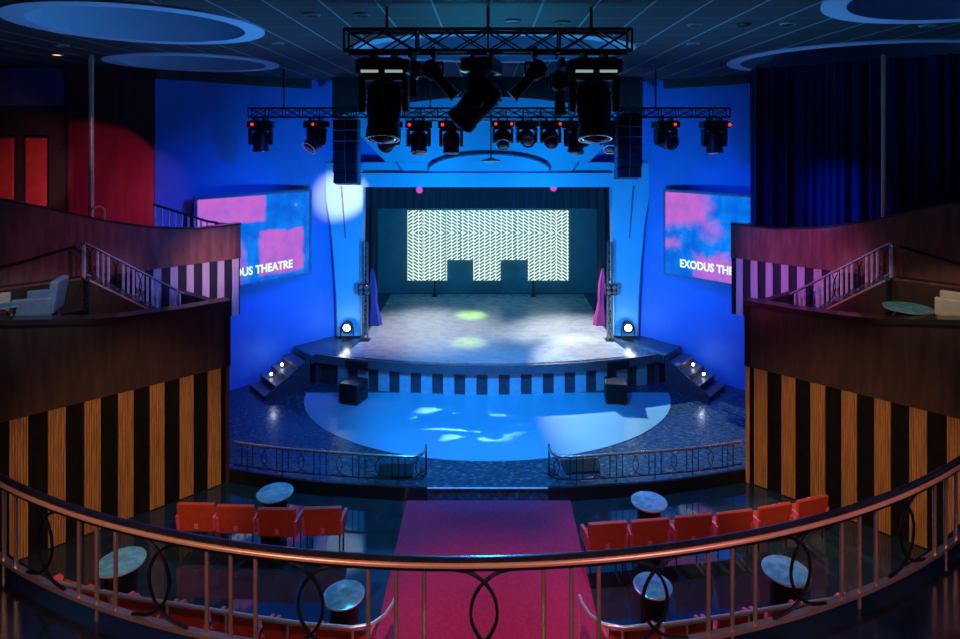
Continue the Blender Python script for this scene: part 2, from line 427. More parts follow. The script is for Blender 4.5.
# ------------------------------------------------------------------ proscenium
YP = 19.45
pz = lambda py: wz(py, YP); pxx = lambda px: wx(px, YP)
def mir(pts, sx): return [(-sx*x if sx > 0 else x, z) for x, z in pts]
outer = [(318,163),(321,178),(325,196),(330,225),(333.5,262),(336,300),(337,336)]
inner = [(361,336),(362,260),(363,186)]
pr = thing('proscenium_arch', 'pale proscenium with flared pillars and fan-shaped hood framing the stage', 'proscenium', (0,YP,1.15))
for sx in (-1,1):
    poly = [(pxx(x), pz(y)) for x, y in outer] + [(pxx(x), pz(y)) for x, y in inner] + [(pxx(363), pz(163))]
    poly = [(-sx*x, max(z,1.155)-1.15) for x, z in poly]
    pil = MB().prism(poly, 0, .45, lambda a, b, h: (a, h, b)).build('pillar', 'pros', pr)
    gr = [(pxx(340.5),pz(186)),(pxx(342.5),pz(186)),(pxx(346),pz(238)),(pxx(345),pz(238))]
    MB().prism([(-sx*x, z-1.15) for x, z in gr], -.012, .01, lambda a, b, h: (a, h, b)).build('groove', 'groove', pil)
    edge = [(pxx(x), pz(y)) for x, y in outer]
    MB().tube([(-sx*x, .02, max(z,1.2)-1.15) for x, z in edge], .035, 6).build('edge_moulding', 'groove', pil)
hx = -pxx(362.5)
MB().box((0,.2,(pz(173)+pz(187))/2-1.15), (2*hx,.5,pz(173)-pz(187))).build('lower_beam', 'pros', pr)
MB().box((0,.26,(pz(162.5)+pz(173))/2-1.15), (2*hx,.36,pz(162.5)-pz(173))).build('upper_beam', 'pros', pr)
for sx in (-1,1):
    MB().bar((sx*hx, .02, pz(172.6)-1.15), (sx*(-pxx(403)), .02, pz(172.6)-1.15), .05, .05).build('step_shadow_bar', 'groove', pr)  # dark-painted bar standing in for the shadow line of the header step
    MB().bar((sx*(-pxx(403)), .03, pz(172.6)-1.15), (sx*(-pxx(396)), .05, pz(163)-1.15), .04, .04).build('step_shadow_bar', 'groove', pr)
fan = [(pxx(386),pz(163)),(pxx(589),pz(163)),(-pxx(342),pz(118)),(-pxx(342),9.36),(pxx(342),9.36),(pxx(342),pz(118))]
MB().prism([(x, z-1.15) for x, z in fan], .1, .4, lambda a, b, h: (a, h, b)).build('fan_hood', 'pros', pr)
el = [(1.95*math.cos(PI*i/32), pz(171)+.53*math.sin(PI*i/32)-1.15) for i in range(33)]
MB().prism(el, -.07, .1, lambda a, b, h: (a+.05, h, b)).build('eyebrow_panel', 'pros', pr)
MB().tube([(x+.05, -.07, z+.02) for x, z in el], .035, 6).build('eyebrow_shadow_line', 'groove', pr)  # dark-painted tube drawn in place of the arc's shadow line

# front wall above pillars, curved side walls
struct(MB().box((0,20.05,7.75), (10.4,.2,3.4)).build('wall_front', 'wall_blue'))
wp = [(4.6,19.85),(5.0,19.6),(5.6,19.12),(6.15,18.72),(6.6,18.35),(7.05,17.95),(7.45,17.5),(7.85,17.02),(8.27,16.52),(8.8,16.02)]
for sx in (-1,1):
    rows = [((sx*x,y),(sx*(x+.2),y+.2),0,CEIL+.02) for x, y in wp]
    struct(MB().wall(rows).build('wall_'+SIDE[sx], 'wall_blue'))
    rows = [((sx*(x-.06),y-.06),(sx*x,y),9.12,CEIL+.01) for x, y in wp[2:]]
    struct(MB().wall(rows).build('trim_cornice_'+SIDE[sx], 'dark_wall'))

# ------------------------------------------------------------------ ceiling with round coffers
rings = [(-5.7,10.0,1.9,1.85,'left',"broad pale ceiling ring nearest on the left, over the balcony"),
         (-7.2,14.85,2.0,1.75,'left',"smaller blue ceiling ring above the left wall by the thin pole"),
         (.15,12.6,2.9,2.1,'mid',"central blue ceiling ring behind the near lighting truss"),
         (6.65,7.65,2.15,2.1,'right',"pale ceiling ring at the upper right corner, nearest on the right"),
         (8.6,14.05,2.85,2.75,'right',"large ceiling ring cut off by the dark velvet curtain on the right")]
def make_ceiling():
    slab = MB().box((0,9.5,CEIL+.6), (30,23,1.2)).build('ceiling', 'ceil_dark')
    cut = MB()
    cutters = []
    for (x, y, rx, ry, *_r) in rings:
        o = MB().lathe([(1,-.2),(1,.7)], (x,y,CEIL), 64, sx=rx-.01, sy=ry-.01).build('cutter', 'ceil_dark')
        md = slab.modifiers.new('b', 'BOOLEAN'); md.operation = 'DIFFERENCE'; md.object = o; md.solver = 'EXACT'
        cutters.append(o)
    bpy.context.view_layer.update()
    dg = bpy.context.evaluated_depsgraph_get()
    me = bpy.data.meshes.new_from_object(slab.evaluated_get(dg))
    slab.modifiers.clear(); slab.data = me
    for o in cutters: bpy.data.objects.remove(o)
    return struct(slab)
make_ceiling()
for (x, y, rx, ry, sd, lab) in rings:
    r = thing('ceiling_ring', lab, 'ceiling ring', (x,y,CEIL), 0, 'round ceiling coffers')
    n = 72; w = .32
    vs = []
    prof = [(0,.64),(0,-.03),(w,-.03),(w,.02),(w*1.35,.60),(w*1.35,.64)]
    for q, z in prof:
        for k_ in range(n):
            a = 2*PI*k_/n; vs.append(((rx-q)*math.cos(a), (ry-q)*math.sin(a), z))
    m_ = len(prof)
    fs = [(i*n+k_, i*n+(k_+1)%n, ((i+1)%m_)*n+(k_+1)%n, ((i+1)%m_)*n+k_) for i in range(m_) for k_ in range(n)]
    MB().add(vs, fs).build('rim', 'ring', r, smooth=True)
    MB().lathe([(1,.6),(1,.66)], n=n, sx=rx-.05, sy=ry-.05).build('dome', 'ringtop', r)
    if sd != 'mid':
        MB().lathe([(.09,.56),(.11,.6)], (.0,.3,0), n=16).build('light', 'fixture_white', r)

def at_ceil(px, py): Y = F*(CEIL-CAMZ)/(HY-py); return (wx(px,Y), Y)
spots = [(361.7,14,'k','round vent in the dark ceiling left of the near truss'),(513,20,'w','pale detector on the ceiling just above the near truss'),
         (563,22,'w','small pale detector on the ceiling right of the truss middle'),(695,24,'k','upper of two dark downlights on the right ceiling'),
         (693,43,'k','lower of two downlights on the right ceiling'),(743,24,'b','black square-looking vent on the right ceiling'),(788,23,'k','faint downlight near the right ceiling ring'),
         (640,43,'w','pale lamp at the right tip of the central ceiling ring'),(928,25,'w','small light below the upper right ceiling ring'),(62,45,'w','pale unlit downlight above the warm one on the left'),
         (57,54,'y','warm glowing downlight on the dark left ceiling'),(153,71,'w','pale downlight under the smaller left ceiling ring'),(312,14,'k','dark downlight near the right tip of the left ring'),(278,43,'k','dark downlight beside the smaller left ceiling ring')]
for px, py, k_, lab in spots:
    x, y = at_ceil(px, py)
    if any(((x-a)/rx)**2+((y-b)/ry)**2 < 1.03 for a, b, rx, ry, *_q in rings):
        y += .35 if py > 30 else -.3
    t = thing('ceiling_downlight' if k_ != 'b' else 'ceiling_vent', lab, 'ceiling light' if k_ != 'b' else 'vent', (x,y,CEIL), 0, 'fittings in the ceiling')
    MB().lathe([(.13,0),(.13,-.012),(.11,-.03),(.095,-.03),(.095,0)], n=20, ring=True).build('bezel', {'w':'fixture_grey','y':'fixture_grey','k':'fixture_grey','b':'black'}[k_], t, smooth=True)
    MB().lathe([(.09,-.02),(.09,-.005)], n=20).build('lens', {'w':'silver','y':'warm_lamp','k':'black','b':'blackmatte'}[k_], t)

# dark arched bulkhead hanging from the ceiling in front of the hood
Yb = 18.3
arch = [(-4.7,CEIL),( -4.7,8.2)] + [(-4.7+9.4*i/24, 8.2+.62*math.sin(PI*i/24)) for i in range(1,24)] + [(4.7,8.2),(4.7,CEIL)]
struct(MB().prism(arch, Yb, Yb+.15, lambda a, b, h: (a, h, b)).build('trim_bulkhead', 'dark_wall'))

# ------------------------------------------------------------------ side boxes (mirrored)
def S(sx, t, n, z): return (sx*(5.66+.7335*t+.6796*n), 13.3-.6796*t+.7335*n, z)
near_top = [(0,4.0),(1,4.0),(2.3,4.06),(3.8,4.33),(6.5,4.9)]
up_top = [(-1,5.38),(0,5.35),(1,5.48),(2,5.73),(3,6.08),(3.7,6.3),(6.5,7.1)]
def reed_profile(w, d, k):
    pts = [(0,0)]
    for i in range(k):
        for j in range(5):
            a = PI*j/4; pts.append((w*(i+.5-.47*math.cos(a))/k, -d*(.35+.65*math.sin(a))))
    pts.append((w,0)); return pts
for sx in (-1,1):
    sd = SIDE[sx]
    nb = thing('theatre_box', 'lower %s box with dark wood parapet above tall black and oak stripes' % sd, 'theatre box', S(sx,0,0,0))
    o0 = Vector(S(sx,0,0,0))
    def T(t, n, z): return tuple(Vector(S(sx,t,n,z))-o0)
    ts = [i*.5 for i in range(0,14)]
    MB().wall([(T(t,0.03,0)[:2], T(t,.2,0)[:2], 0, 2.57) for t in ts]).build('striped_wall', 'slat_back', nb)
    MB().wall([(T(0,.03,0)[:2], T(.15,.03,0)[:2], 0, 2.56), (T(.35,1.4,0)[:2], T(.5,1.4,0)[:2], 0, 2.56)]).build('return_wall', 'slat_back', nb)
    MB().wall([(T(t,-.04,0)[:2], T(t,.14,0)[:2], 2.55, lerp_tab(near_top,t)-.1) for t in ts]).build('parapet', 'wood_dark', nb)
    MB().wall([(T(0,-.04,0)[:2], T(.15,-.04,0)[:2], 2.55, 3.9), (T(.35,1.9,0)[:2], T(.5,1.9,0)[:2], 2.55, 3.9)]).build('parapet_return', 'wood_dark', nb)
    MB().wall([(T(t,-.09,0)[:2], T(t,.26,0)[:2], lerp_tab(near_top,t)-.1, lerp_tab(near_top,t)) for t in ts]).build('cap_rail', 'cap', nb)
    k_ = 0
    while .19+.56*k_ < 6.2:
        a = .19+.56*k_
        pr_ = reed_profile(.275, .05, 7)
        MB().prism(pr_, .02, 2.55, lambda u, v, h, a=a: T(a+u, v+.03, h)).build('oak_slat', 'slat', nb)
        k_ += 1
    MB().prism([(.02,-.02),(.1,-.02),(.1,.03),(.02,.03)], .0, 2.55, lambda u, v, h: T(u, v, h)).build('corner_post', 'slat' if sx > 0 else 'wood_dark', nb)
    MB().prism([(.2,.14),(6.5,.14),(6.5,2.05),(.6,2.05)], 3.1, 3.3, lambda u, v, h: T(u, v, h)).build('box_floor', 'slat_back', nb)
    MB().prism([(2.35,.27),(6.5,.27),(6.5,1.58),(2.35,1.58)], 3.3, 3.9, lambda u, v, h: T(u, v, h)).build('seating_platform', 'slat_back', nb)

    # stairs in the gap between the lower and the upper box
    stp = thing('box_stairs', 'flight of steps with side wall climbing inside the %s box' % sd, 'stairs', S(sx,1,1.3,3.3))
    o1 = Vector(S(sx,1,1.3,3.3))
    def T1(t, n, z): return tuple(Vector(S(sx,t,n,z))-o1)
    zline = lambda t: 4.56+.73*(t-2.43)
    for i in range(7):
        t0 = .72+i*.25; z = zline(t0+.25)
        MB().prism([(t0,1.0),(t0+.25,1.0),(t0+.25,1.72),(t0,1.72)], 3.3, z, lambda u, v, h: T1(u, v, h)).build('step', 'platform', stp)
    MB().prism([(.45,3.3),(2.46,3.3),(2.46,4.62),(.55,3.3+.04)], .93, 1.0, lambda u, v, h: T1(u, h, v)).build('side_wall', 'wood_dark', stp)
    MB().sweep([T1(.6,.965,zline(.6)+.06), T1(2.46,.965,zline(2.46)+.06)], [(-.045,-.02),(.045,-.02),(.045,.02),(-.045,.02)]).build('string_cap', 'copper', stp)
    MB().prism([(2.47,1.58),(6.4,1.58),(6.4,2.02),(2.47,2.02)], 3.3, 4.56, lambda u, v, h: T1(u, v, h)).build('landing', 'wood_dark', stp)
    MB().sweep([T1(2.5,1.6,4.57), T1(6.4,1.6,4.57)], [(-.03,-.02),(.03,-.02),(.03,.02),(-.03,.02)]).build('landing_nosing', 'wood_red', stp)
    # stair balustrade
    sr = thing('stair_balustrade', 'sloping stair railing with pale uprights in the %s box' % sd, 'railing', S(sx,1.3,1.66,3.7))
    o2 = Vector(S(sx,1.3,1.66,3.7))
    def T2(t, n, z): return tuple(Vector(S(sx,t,n,z))-o2)
    MB().tube([T2(t,1.66,zline(t)+.76) for t in (.45,1.2,2.0,2.43)]+[T2(2.46,1.66,5.30),T2(2.47,1.66,5.22)], .035, 8, sz=.8).build('handrail', 'baluster', sr, smooth=True)
    MB().tube([T2(t,1.66,zline(t)+.1) for t in (.45,1.2,2.43)], .02, 6).build('bottom_rail', 'baluster', sr)
    t = .55; i = 0
    while t < 2.42:
        if i % 4 != 3:
            MB().box(tuple((Vector(T2(t,1.66,zline(t)+.1))+Vector(T2(t,1.66,zline(t)+.74)))/2), (.035,.035,.64)).build('baluster', 'pale_post', sr)
        else:
            for q in (-1,1):
                pts = []
                for j in range(13):
                    v = j/12; pts.append(T2(t+q*.05*math.cos(PI*(v-.5))*1.6-q*.06, 1.66, zline(t)+.12+.6*v))
                MB().tube(pts, .012, 5).build('scroll', 'iron', sr)
        t += .1 if i % 4 != 3 and i % 4 != 2 else .14; i += 1
    MB().box(T2(2.44,1.66,4.9), (.05,.05,.76)).build('newel_post', 'pale_post', sr)
    hb = MB().tube([S(sx,t_,1.93,z_) for t_, z_ in ((2.55,5.22),(3.5,5.0),(4.6,4.85),(6.0,4.75))], .03, 6).build('wall_handrail', 'steel_dark')
    for o in [hb]:
        tag(o, 'dark handrail fixed along the %s wooden wall behind the lounge seats' % sd, 'handrail')

    # upper box
    ub = thing('theatre_box', 'upper %s box with %s wood parapet over pale vertical stripes' % (sd, 'sweeping' if sx < 0 else 'plum-lit'), 'theatre box', S(sx,-1,2.08,3.0))
    o3 = Vector(S(sx,-1,2.08,3.0))
    def T3(t, n, z): return tuple(Vector(S(sx,t,n,z))-o3)
    CT = -1.0 if sx < 0 else -1.09
    ts = [CT]+[-1+i*.25 for i in range(1,31)]
    fl = lambda q: tuple(q[:2])
    MB().wall([(fl(T3(t,2.04,0)), fl(T3(t,2.2,0)), 4.48-3 if t < 1.9 else 4.3-3, lerp_tab(up_top,t)-3-.04) for t in ts]).build('parapet', 'wood_red', ub)
    MB().wall([(fl(T3(t,2.01,0)), fl(T3(t,2.25,0)), lerp_tab(up_top,t)-3.04, lerp_tab(up_top,t)-3) for t in ts]).build('cap_rail', 'cap', ub)
    MB().wall([(fl(T3(CT,2.04,0)), fl(T3(-.85,2.04,0)), 1.48, 2.33), (fl(T3(-.8,2.9,0)), fl(T3(-.65,2.9,0)), 1.48, 2.33)]).build('parapet_return', 'wood_red', ub)
    MB().wall([(fl(T3(t,2.09,0)), fl(T3(t,2.22,0)), .03, 1.48) for t in ts if t < 4]).build('striped_wall', 'dark_stripe', ub)
    MB().wall([(fl(T3(CT,2.09,0)), fl(T3(-.85,2.09,0)), .03, 1.48), (fl(T3(-.8,2.9,0)), fl(T3(-.65,2.9,0)), .03, 1.48)]).build('return_wall', 'dark_stripe', ub)
    for k_ in range(7):
        a = -.96+.36*k_
        MB().prism([(a,2.06),(a+.165,2.06),(a+.165,2.1),(a,2.1)], 3.03, 4.475, lambda u, v, h: T3(u, v, h)).build('pale_slat', 'pale_stripe', ub)
    MB().prism([(-.8,2.2),(6.3,2.2),(6.3,2.75),(-.8,2.75)], 4.35, 4.5, lambda u, v, h: T3(u, v, h)).build('box_floor', 'slat_back', ub)
    pole = MB().tube([S(sx,2.2,2.3,4.5), S(sx,2.2,2.3,CEIL)], .055, 12).build('pole', 'copper', smooth=True)
    tag(pole, 'slim %s pole rising behind the %s upper parapet to the ceiling' % ('pink-lit' if sx < 0 else 'coppery', sd), 'pole')

# small railing behind the left upper parapet
rl = thing('stair_balustrade', 'short railing with pale uprights above the left upper parapet by the screen', 'railing', S(-1,.3,2.55,4.5))
o4 = Vector(S(-1,.3,2.55,4.5))
def T4(t, n, z): return tuple(Vector(S(-1,t,n,z))-o4)
zz = lambda t: 5.93+.42*(t-.84)
MB().tube([T4(.9,2.55,zz(.9)),T4(-.35,2.55,zz(-.35)),T4(-.6,2.55,zz(-.5))], .03, 8).build('handrail', 'steel_dark', rl)
for i in range(9):
    t = .85-i*.15
    MB().box(T4(t,2.55,(zz(t)+4.5)/2), (.035,.035,zz(t)-4.5)).build('baluster', 'pale_post', rl)
hoop = MB().tube([(.12*math.cos(a)*.73, .12*math.cos(a)*.68, .42+.12*math.sin(a)) for a in [PI*i/10 for i in range(11)]]+[(-.0876,-.0816,0)], .025, 8)
hp = MB().tube([(.0876,.0816,.0),(.0876,.0816,.42)]+[(.12*math.cos(PI*i/10)*.73, .12*math.cos(PI*i/10)*.68, .42+.12*math.sin(PI*i/10)) for i in range(1,10)]+[(-.0876,-.0816,.42),(-.0876,-.0816,0)], .025, 8).build('grab_hoop', 'copper', smooth=True)
hp.location = S(-1,2.1,2.12,5.755)
hp.location = (hp.location[0], hp.location[1], lerp_tab(up_top,2.1)-.28)
tag(hp, 'small curved metal grab hoop on the left parapet beside the pole', 'grab rail')

# right : tall dark velvet curtain; left : oxblood wall block and dark rear wall with red panels
pth = [S(1,t,2.95,0)[:2] for t in (-.98,0,1,2,3.2,4.5,6.3)]
tag(drape(pth, 4.4, CEIL+.55 if False else CEIL-.02, .11, 15, 420, flare=.25).build('velvet_curtain', 'velvet', smooth=True), 'tall midnight velvet curtain behind the right upper parapet', 'curtain')
bl = [(-8.35,15.25),(-10.45,15.0)]
struct(MB().prism([(-8.8,15.98),(-9.75,15.93),(-9.77,15.88),(-10.95,15.8),(-10.95,17.0),(-8.8,17.0)], 4.3, CEIL).build('wall_oxblood', 'red_wall'))
struct(MB().box((-12.75,16.1,6.3), (3.6,.2,4.2)).build('wall_left_rear', 'dark_wall'))
struct(MB().box((-12.75,16.12,8.9), (3.6,.24,1.05)).build('trim_violet_band', 'violet_paint'))
struct(MB().box((-14.5,14.6,7), (.2,3.2,5)).build('wall_left_outer', 'dark_wall'))
for i, (a, b_) in enumerate(((-4,14),(27,47))):
    x0, x1 = wx(a,15.95), wx(b_,15.95)
    t = thing('wall_panel', ['red cloth wall panel at the far left edge of the dark rear wall','red cloth wall panel on the dark rear wall nearest the pole'][i], 'wall panel', ((x0+x1)/2,15.94,5.45), 0, 'red panels on the left rear wall')
    MB().box((0,0,1.06), (x1-x0,.08,2.1)).build('panel', 'red_panel', t, bevel=.01)
    MB().box((0,.03,1.06), (x1-x0+.05,.03,2.15)).build('frame', 'blackmatte', t)

# ------------------------------------------------------------------ screens
def text_mesh(s, width, cap):
    cu = bpy.data.curves.new('lettering', 'FONT'); cu.body = s; cu.size = 1; cu.extrude = .015; cu.offset = .03
    cu.space_character = 1.02
    o = bpy.data.objects.new('tmp', cu); C.objects.link(o); bpy.context.view_layer.update()
    me = bpy.data.meshes.new_from_object(o.evaluated_get(bpy.context.evaluated_depsgraph_get()))
    bpy.data.objects.remove(o)
    xs_ = [v.co.x for v in me.vertices]; ys_ = [v.co.y for v in me.vertices]
    x0, x1, y0, y1 = min(xs_), max(xs_), min(ys_), max(ys_)
    for v in me.vertices:
        v.co = Vector(((v.co.x-x0)/(x1-x0)*width-width/2, -.02-v.co.z*.3, (v.co.y-y0)/(y1-y0)*cap))
    me.materials.append(M['text']); return me
for sx in (-1,1):
    a, b_ = Vector((-7.86,16.2,0)), Vector((-5.51,18.93,0))
    if sx > 0: a, b_ = Vector((5.49,18.9,0)), Vector((7.84,16.5,0))
    W = (b_-a).length; zt_, zb_ = 5.97, 3.30
    h = zt_-zb_; ang = math.atan2(b_.y-a.y, b_.x-a.x)
    t = thing('projection_screen', 'glowing %s wall screen with pink and blue picture and white lettering, %s' % (SIDE[sx], 'blocky pink patches' if sx < 0 else 'cloudy pink patches'), 'screen', ((a.x+b_.x)/2, (a.y+b_.y)/2, (zt_+zb_)/2), ang)
    iw, ih = W-.16, h-.16
    if sx < 0: bl_ = [(-.2,.57,.70,1.2,.02,1,.06),(.52,.93,.06,.58,.02,.95,.08),(.2,.42,.1,.45,.06,.6,.4)]
    else: bl_ = [(-.3,.42,.62,1.3,.09,1,.25),(-.3,.12,.3,.45,.05,.8,.3),(.3,1.2,-.2,.3,.08,.95,.4),(.35,.55,.5,.7,.06,.6,.3)]
    MB().box((0,0,0), (iw,.02,ih)).build('picture', screen_mat('picture_'+SIDE[sx], bl_, iw, ih), t)
    fr = MB()
    fr.box((0,.02,h/2-.04),(W,.1,.08)).box((0,.02,-h/2+.04),(W,.1,.08)).box((W/2-.04,.02,0),(.08,.1,h-.16)).box((-W/2+.04,.02,0),(.08,.1,h-.16))
    fr.box((0,.05,0),(W-.1,.03,h-.1))
    fr.build('frame', 'groove', t)
    tx = bpy.data.objects.new('lettering', text_mesh('EXODUS THEATRE', W-1.22 if sx < 0 else W-1.06, .25)); C.objects.link(tx); tx.parent = t
    tx.location = (-.06 if sx < 0 else .05, 0, -ih/2+.24)
    for q in (-1,1):
        MB().bar((q*.9,.06,0), (q*.9,.42,0), .08).build('bracket', 'black', t)

# ------------------------------------------------------------------ rigging
def truss(name, label, x0, x1, y, zlo, zhi, dep, bay, r, mat, hang, parts_x=2, ztop=CEIL):
    t = thing(name, label, 'truss', ((x0+x1)/2,y,zlo))
    ox = (x0+x1)/2; w = x1-x0
    for yy in (0, dep):
        for z in (0, zhi-zlo):
            MB().tube([(-w/2,yy,z),(w/2,yy,z)], r, 8).build('chord', mat, t, smooth=True)
    n = max(1, round(w/bay)); b = w/n
    for i in range(n+1):
        x = -w/2+i*b; up = MB()
        for yy in (0,dep): up.bar((x,yy,0),(x,yy,zhi-zlo), r*1.1)
        for z in (0,zhi-zlo): up.bar((x,0,z),(x,dep,z), r*1.1)
        up.build('cross_frame', mat, t)
    for yy in (0,dep):
        lat = MB()
        for i in range(n):
            x = -w/2+i*b
            for j in range(parts_x):
                a, c_ = x+b*j/parts_x, x+b*(j+1)/parts_x
                lat.bar((a,yy,0),(c_,yy,zhi-zlo), r*.8)
                lat.bar((a,yy,zhi-zlo),(c_,yy,0), r*.8)
        lat.build('lacing', mat, t)
    for x in hang:
        MB().tube([(x-ox,dep/2,zhi-zlo),(x-ox,dep/2,ztop-zlo)], .022, 6).build('hanger', mat, t)
    return t
FY = 8.5
truss('lighting_truss', 'near black lighting truss close under the ceiling with big lamps below', wx(344,FY), wx(632,FY), FY, wz(52,FY)+.02, wz(29,FY), .3, 1.02, .026, 'truss', [wx(385,FY),wx(488,FY),wx(593,FY)])
BY = 16.0
truss('lighting_truss', 'long far black truss carrying a row of moving heads before the hood', wx(248,BY), wx(730,BY), BY, wz(117,BY), wz(108,BY), .26, .45, .022, 'truss', [wx(282,BY),wx(402,BY),wx(574,BY),wx(657,BY)], 1)
truss('lighting_truss', 'short grey truss just behind the middle of the far black truss', wx(405,17.2), wx(583,17.2), 17.2, wz(121,17.2), wz(112,17.2), .24, .4, .02, 'trussgrey', [wx(430,17.2),wx(560,17.2)], 1)

def moving_head(label, px, Y, ztop, s=1., pan=0., tilt=0., led=True, strip=False, group=None, ln='lensglass', lens_r=.8, headlen=1.0, ledx=.35):
    """hangs from ztop; tilt 0 = lens straight down, positive tilts to the camera; pan turns about z"""
    t = thing('moving_head_spotlight', label, 'stage light', (wx(px,Y),Y+.13,ztop), pan, group)
    Rc = Matrix.Rotation(-pan, 3, 'Z')
    for q in (-1,1): MB().box(Rc @ Vector((q*.12*s,0,-.04)),(.05*s,.36,.11), mtx=Rc).build('clamp', 'truss', t)
    MB().prism([(-.3*s,-.13*s),(-.22*s,-.07*s),(.22*s,-.07*s),(.3*s,-.13*s),(.3*s,-.17*s),(-.3*s,-.17*s)], -.18*s, .18*s, lambda a, b, h: (a,h,b)).build('ballast_top', 'black', t)
    base = MB().box((0,0,-.17*s),(.62*s,.4*s,.17*s)).build('base', 'black', t, bevel=.03*s)
    if led: MB().sphere((ledx*.5*s,-.2*s,-.17*s), .03*s+.012, 10).build('indicator', 'red_led', base)
    if strip: MB().box((-.14*s,-.2*s,-.235*s),(.2*s,.03*s,.03*s)).box((.14*s,-.2*s,-.235*s),(.2*s,.03*s,.03*s)).build('display_strip', 'strip_lamp', base)
    yk = MB().box((0,0,-.29*s),(.5*s,.2*s,.07*s))
    for q in (-1,1): yk.prism([(-.12,-.27),(.12,-.27),(.1,-.62),(.05,-.7),(-.05,-.7),(-.1,-.62)], q*.22*s, q*.29*s, lambda a, b, h: (h, a*s, b*s))
    yk.build('yoke', 'black', t, bevel=.012*s)
    R = Matrix.Rotation(-tilt, 3, 'X')
    c = Vector((0,0,-.56*s)); hl = headlen
    prof = [(.09*s,.24*s),(.17*s,.2*s),(.205*s,.08*s),(.205*s,-.1*s),(.185*s,-.2*s*hl),(.2*s,-.24*s*hl),(.2*s,-.3*s*hl),(.16*s,-.3*s*hl)]
    hd = MB().lathe(prof, c, 20, R).build('head', 'black', t, smooth=True)
    fins = MB()
    for zf in (.13,.06,-.01,-.08): fins.lathe([(.2*s,(zf-.012)*s),(.222*s,(zf-.008)*s),(.222*s,(zf+.008)*s),(.2*s,(zf+.012)*s)], c, 20, R, ring=True)
    fins.build('cooling_fins', 'steel_dark', hd)
    MB().lathe([(.155*s,-.30*s*hl),(.14*s,-.315*s*hl),(.05*s,-.335*s*hl),(.005,-.34*s*hl)], c, 18, R).build('lens', ln, hd, smooth=True)
    MB().lathe([(.2*s,-.295*s*hl),(.2*s,-.31*s*hl),(.175*s,-.31*s*hl),(.175*s,-.295*s*hl)], c, 20, R, ring=True).build('bezel', 'silver', hd)
    return t
zl = wz(117,BY)-.02
row = [(259,.15,.0,.9,'row end at far left, lamp aimed straight down','lensglass',-.35),(315,-.7,.8,.9,'second from the left, tilted toward the seats','lensglass',.3),(388,.6,-.9,.9,'just right of the left hanging speaker, tilted away','lensglass',.3),
       (418,.25,.3,.95,'fourth from the left, above the white pixel wall','lensglass',-.5),(451,0,.15,.95,'fifth from the left, pointing down','lensglass',-.4),(503,0,.9,.83,'first right of the hanging disc','lensglass',-.4),
       (527,.1,1.3,.83,'second right of the disc, lens toward seats','silver',-.9),(551,.0,1.15,.83,'third right of the hanging disc','lensglass',.5),(577,-.5,.2,.95,'fourth right of the hanging disc','lensglass',.4),
       (612,-.2,.6,.9,'just left of the right hanging speaker','lensglass',.3),(667,.3,1.3,.9,'second from the right end, lens facing the seats','lensglass',.3),(716,0,.1,.95,'row end at far right, aimed straight down','silver',.6)]
for px, pan, tilt, s, lab, ln, lx in row:
    moving_head('black moving head on the far truss, '+lab, px, BY, zl, s*1.15, pan, tilt, True, False, 'moving heads on the far truss', ln, ledx=lx)
zf = wz(52,FY)
moving_head('largest black moving head at the left end of the near truss', 383, FY, zf, 1.2, .0, .25, False, True, 'moving heads on the near truss', headlen=1.55)
moving_head('largest black moving head at the right end of the near truss', 595, FY, zf, 1.2, .0, .25, False, True, 'moving heads on the near truss', headlen=1.55)
moving_head('black moving head mid near truss, barrel slanting down to the left', 482, FY, zf, 1.12, -PI*.5-.25, .75, False, True, 'moving heads on the near truss', headlen=1.45)

def profile_spot(label, px, py, Y, zt, tilt, s=1., L_=.42, toward=0):
    t = thing('profile_spotlight', label, 'stage light', (wx(px,Y),Y+.13,zt), 0, 'profile spots on the near truss')
    MB().box((0,0 if Y < FY+.2 else -.2,-.02),(.06,.36 if Y < FY+.2 else .5,.14)).build('clamp', 'truss', t)
    MB().bar((0,0,-.05),(0,0,-.16),.04).bar((-.13*s,0,-.16),(.13*s,0,-.16),.03,.05).bar((-.13*s,0,-.16),(-.13*s,0,-.3*s-.05),.03,.05).bar((.13*s,0,-.16),(.13*s,0,-.3*s-.05),.03,.05).build('bracket', 'truss', t)
    R = Matrix.Rotation(tilt, 3, 'Y') @ Matrix.Rotation(toward, 3, 'X')
    c = (0,0,-.3*s)
    b = MB().lathe([(.05*s,.2*s),(.11*s,.17*s),(.12*s,0),(.1*s,-.05*s),(.075*s,-.08*s),(.085*s,-L_*s),(.1*s,-L_*s-.04*s),(.08*s,-L_*s-.04*s)], c, 18, R).build('barrel', 'black', t, smooth=True)
    MB().lathe([(.078*s,-L_*s-.03*s),(.04*s,-L_*s-.05*s),(.003,-L_*s-.053*s)], c, 16, R).build('lens', 'lensglass', b, smooth=True)
    MB().lathe([(.101*s,-L_*s-.03*s),(.103*s,-L_*s-.045*s),(.09*s,-L_*s-.045*s)], c, 18, R, ring=True).build('bezel', 'silver', b)
profile_spot('black profile spot left of truss middle, barrel slanting down right', 433, 0, FY, zf+.02, -.75, 1.0)
profile_spot('black profile spot right of truss middle, barrel slanting down left', 535, 0, FY, zf+.02, .75, 1.0)
profile_spot('small black spot next to the big left lamp, pointing away', 413, 0, FY+.3, zf+.02, .2, .9, .36, .5)
profile_spot('small black spot hanging low next to the big right lamp', 560, 0, FY+.3, zf-.12, -.1, 1.0, .4, .4)
MB_ = MB().bar((wx(560,FY),FY+.43,zf-.05),(wx(560,FY),FY+.43,zf+.06),.03)
tag(MB_.build('drop_bar', 'truss'), 'short black drop bar holding the low right spot', 'bar')

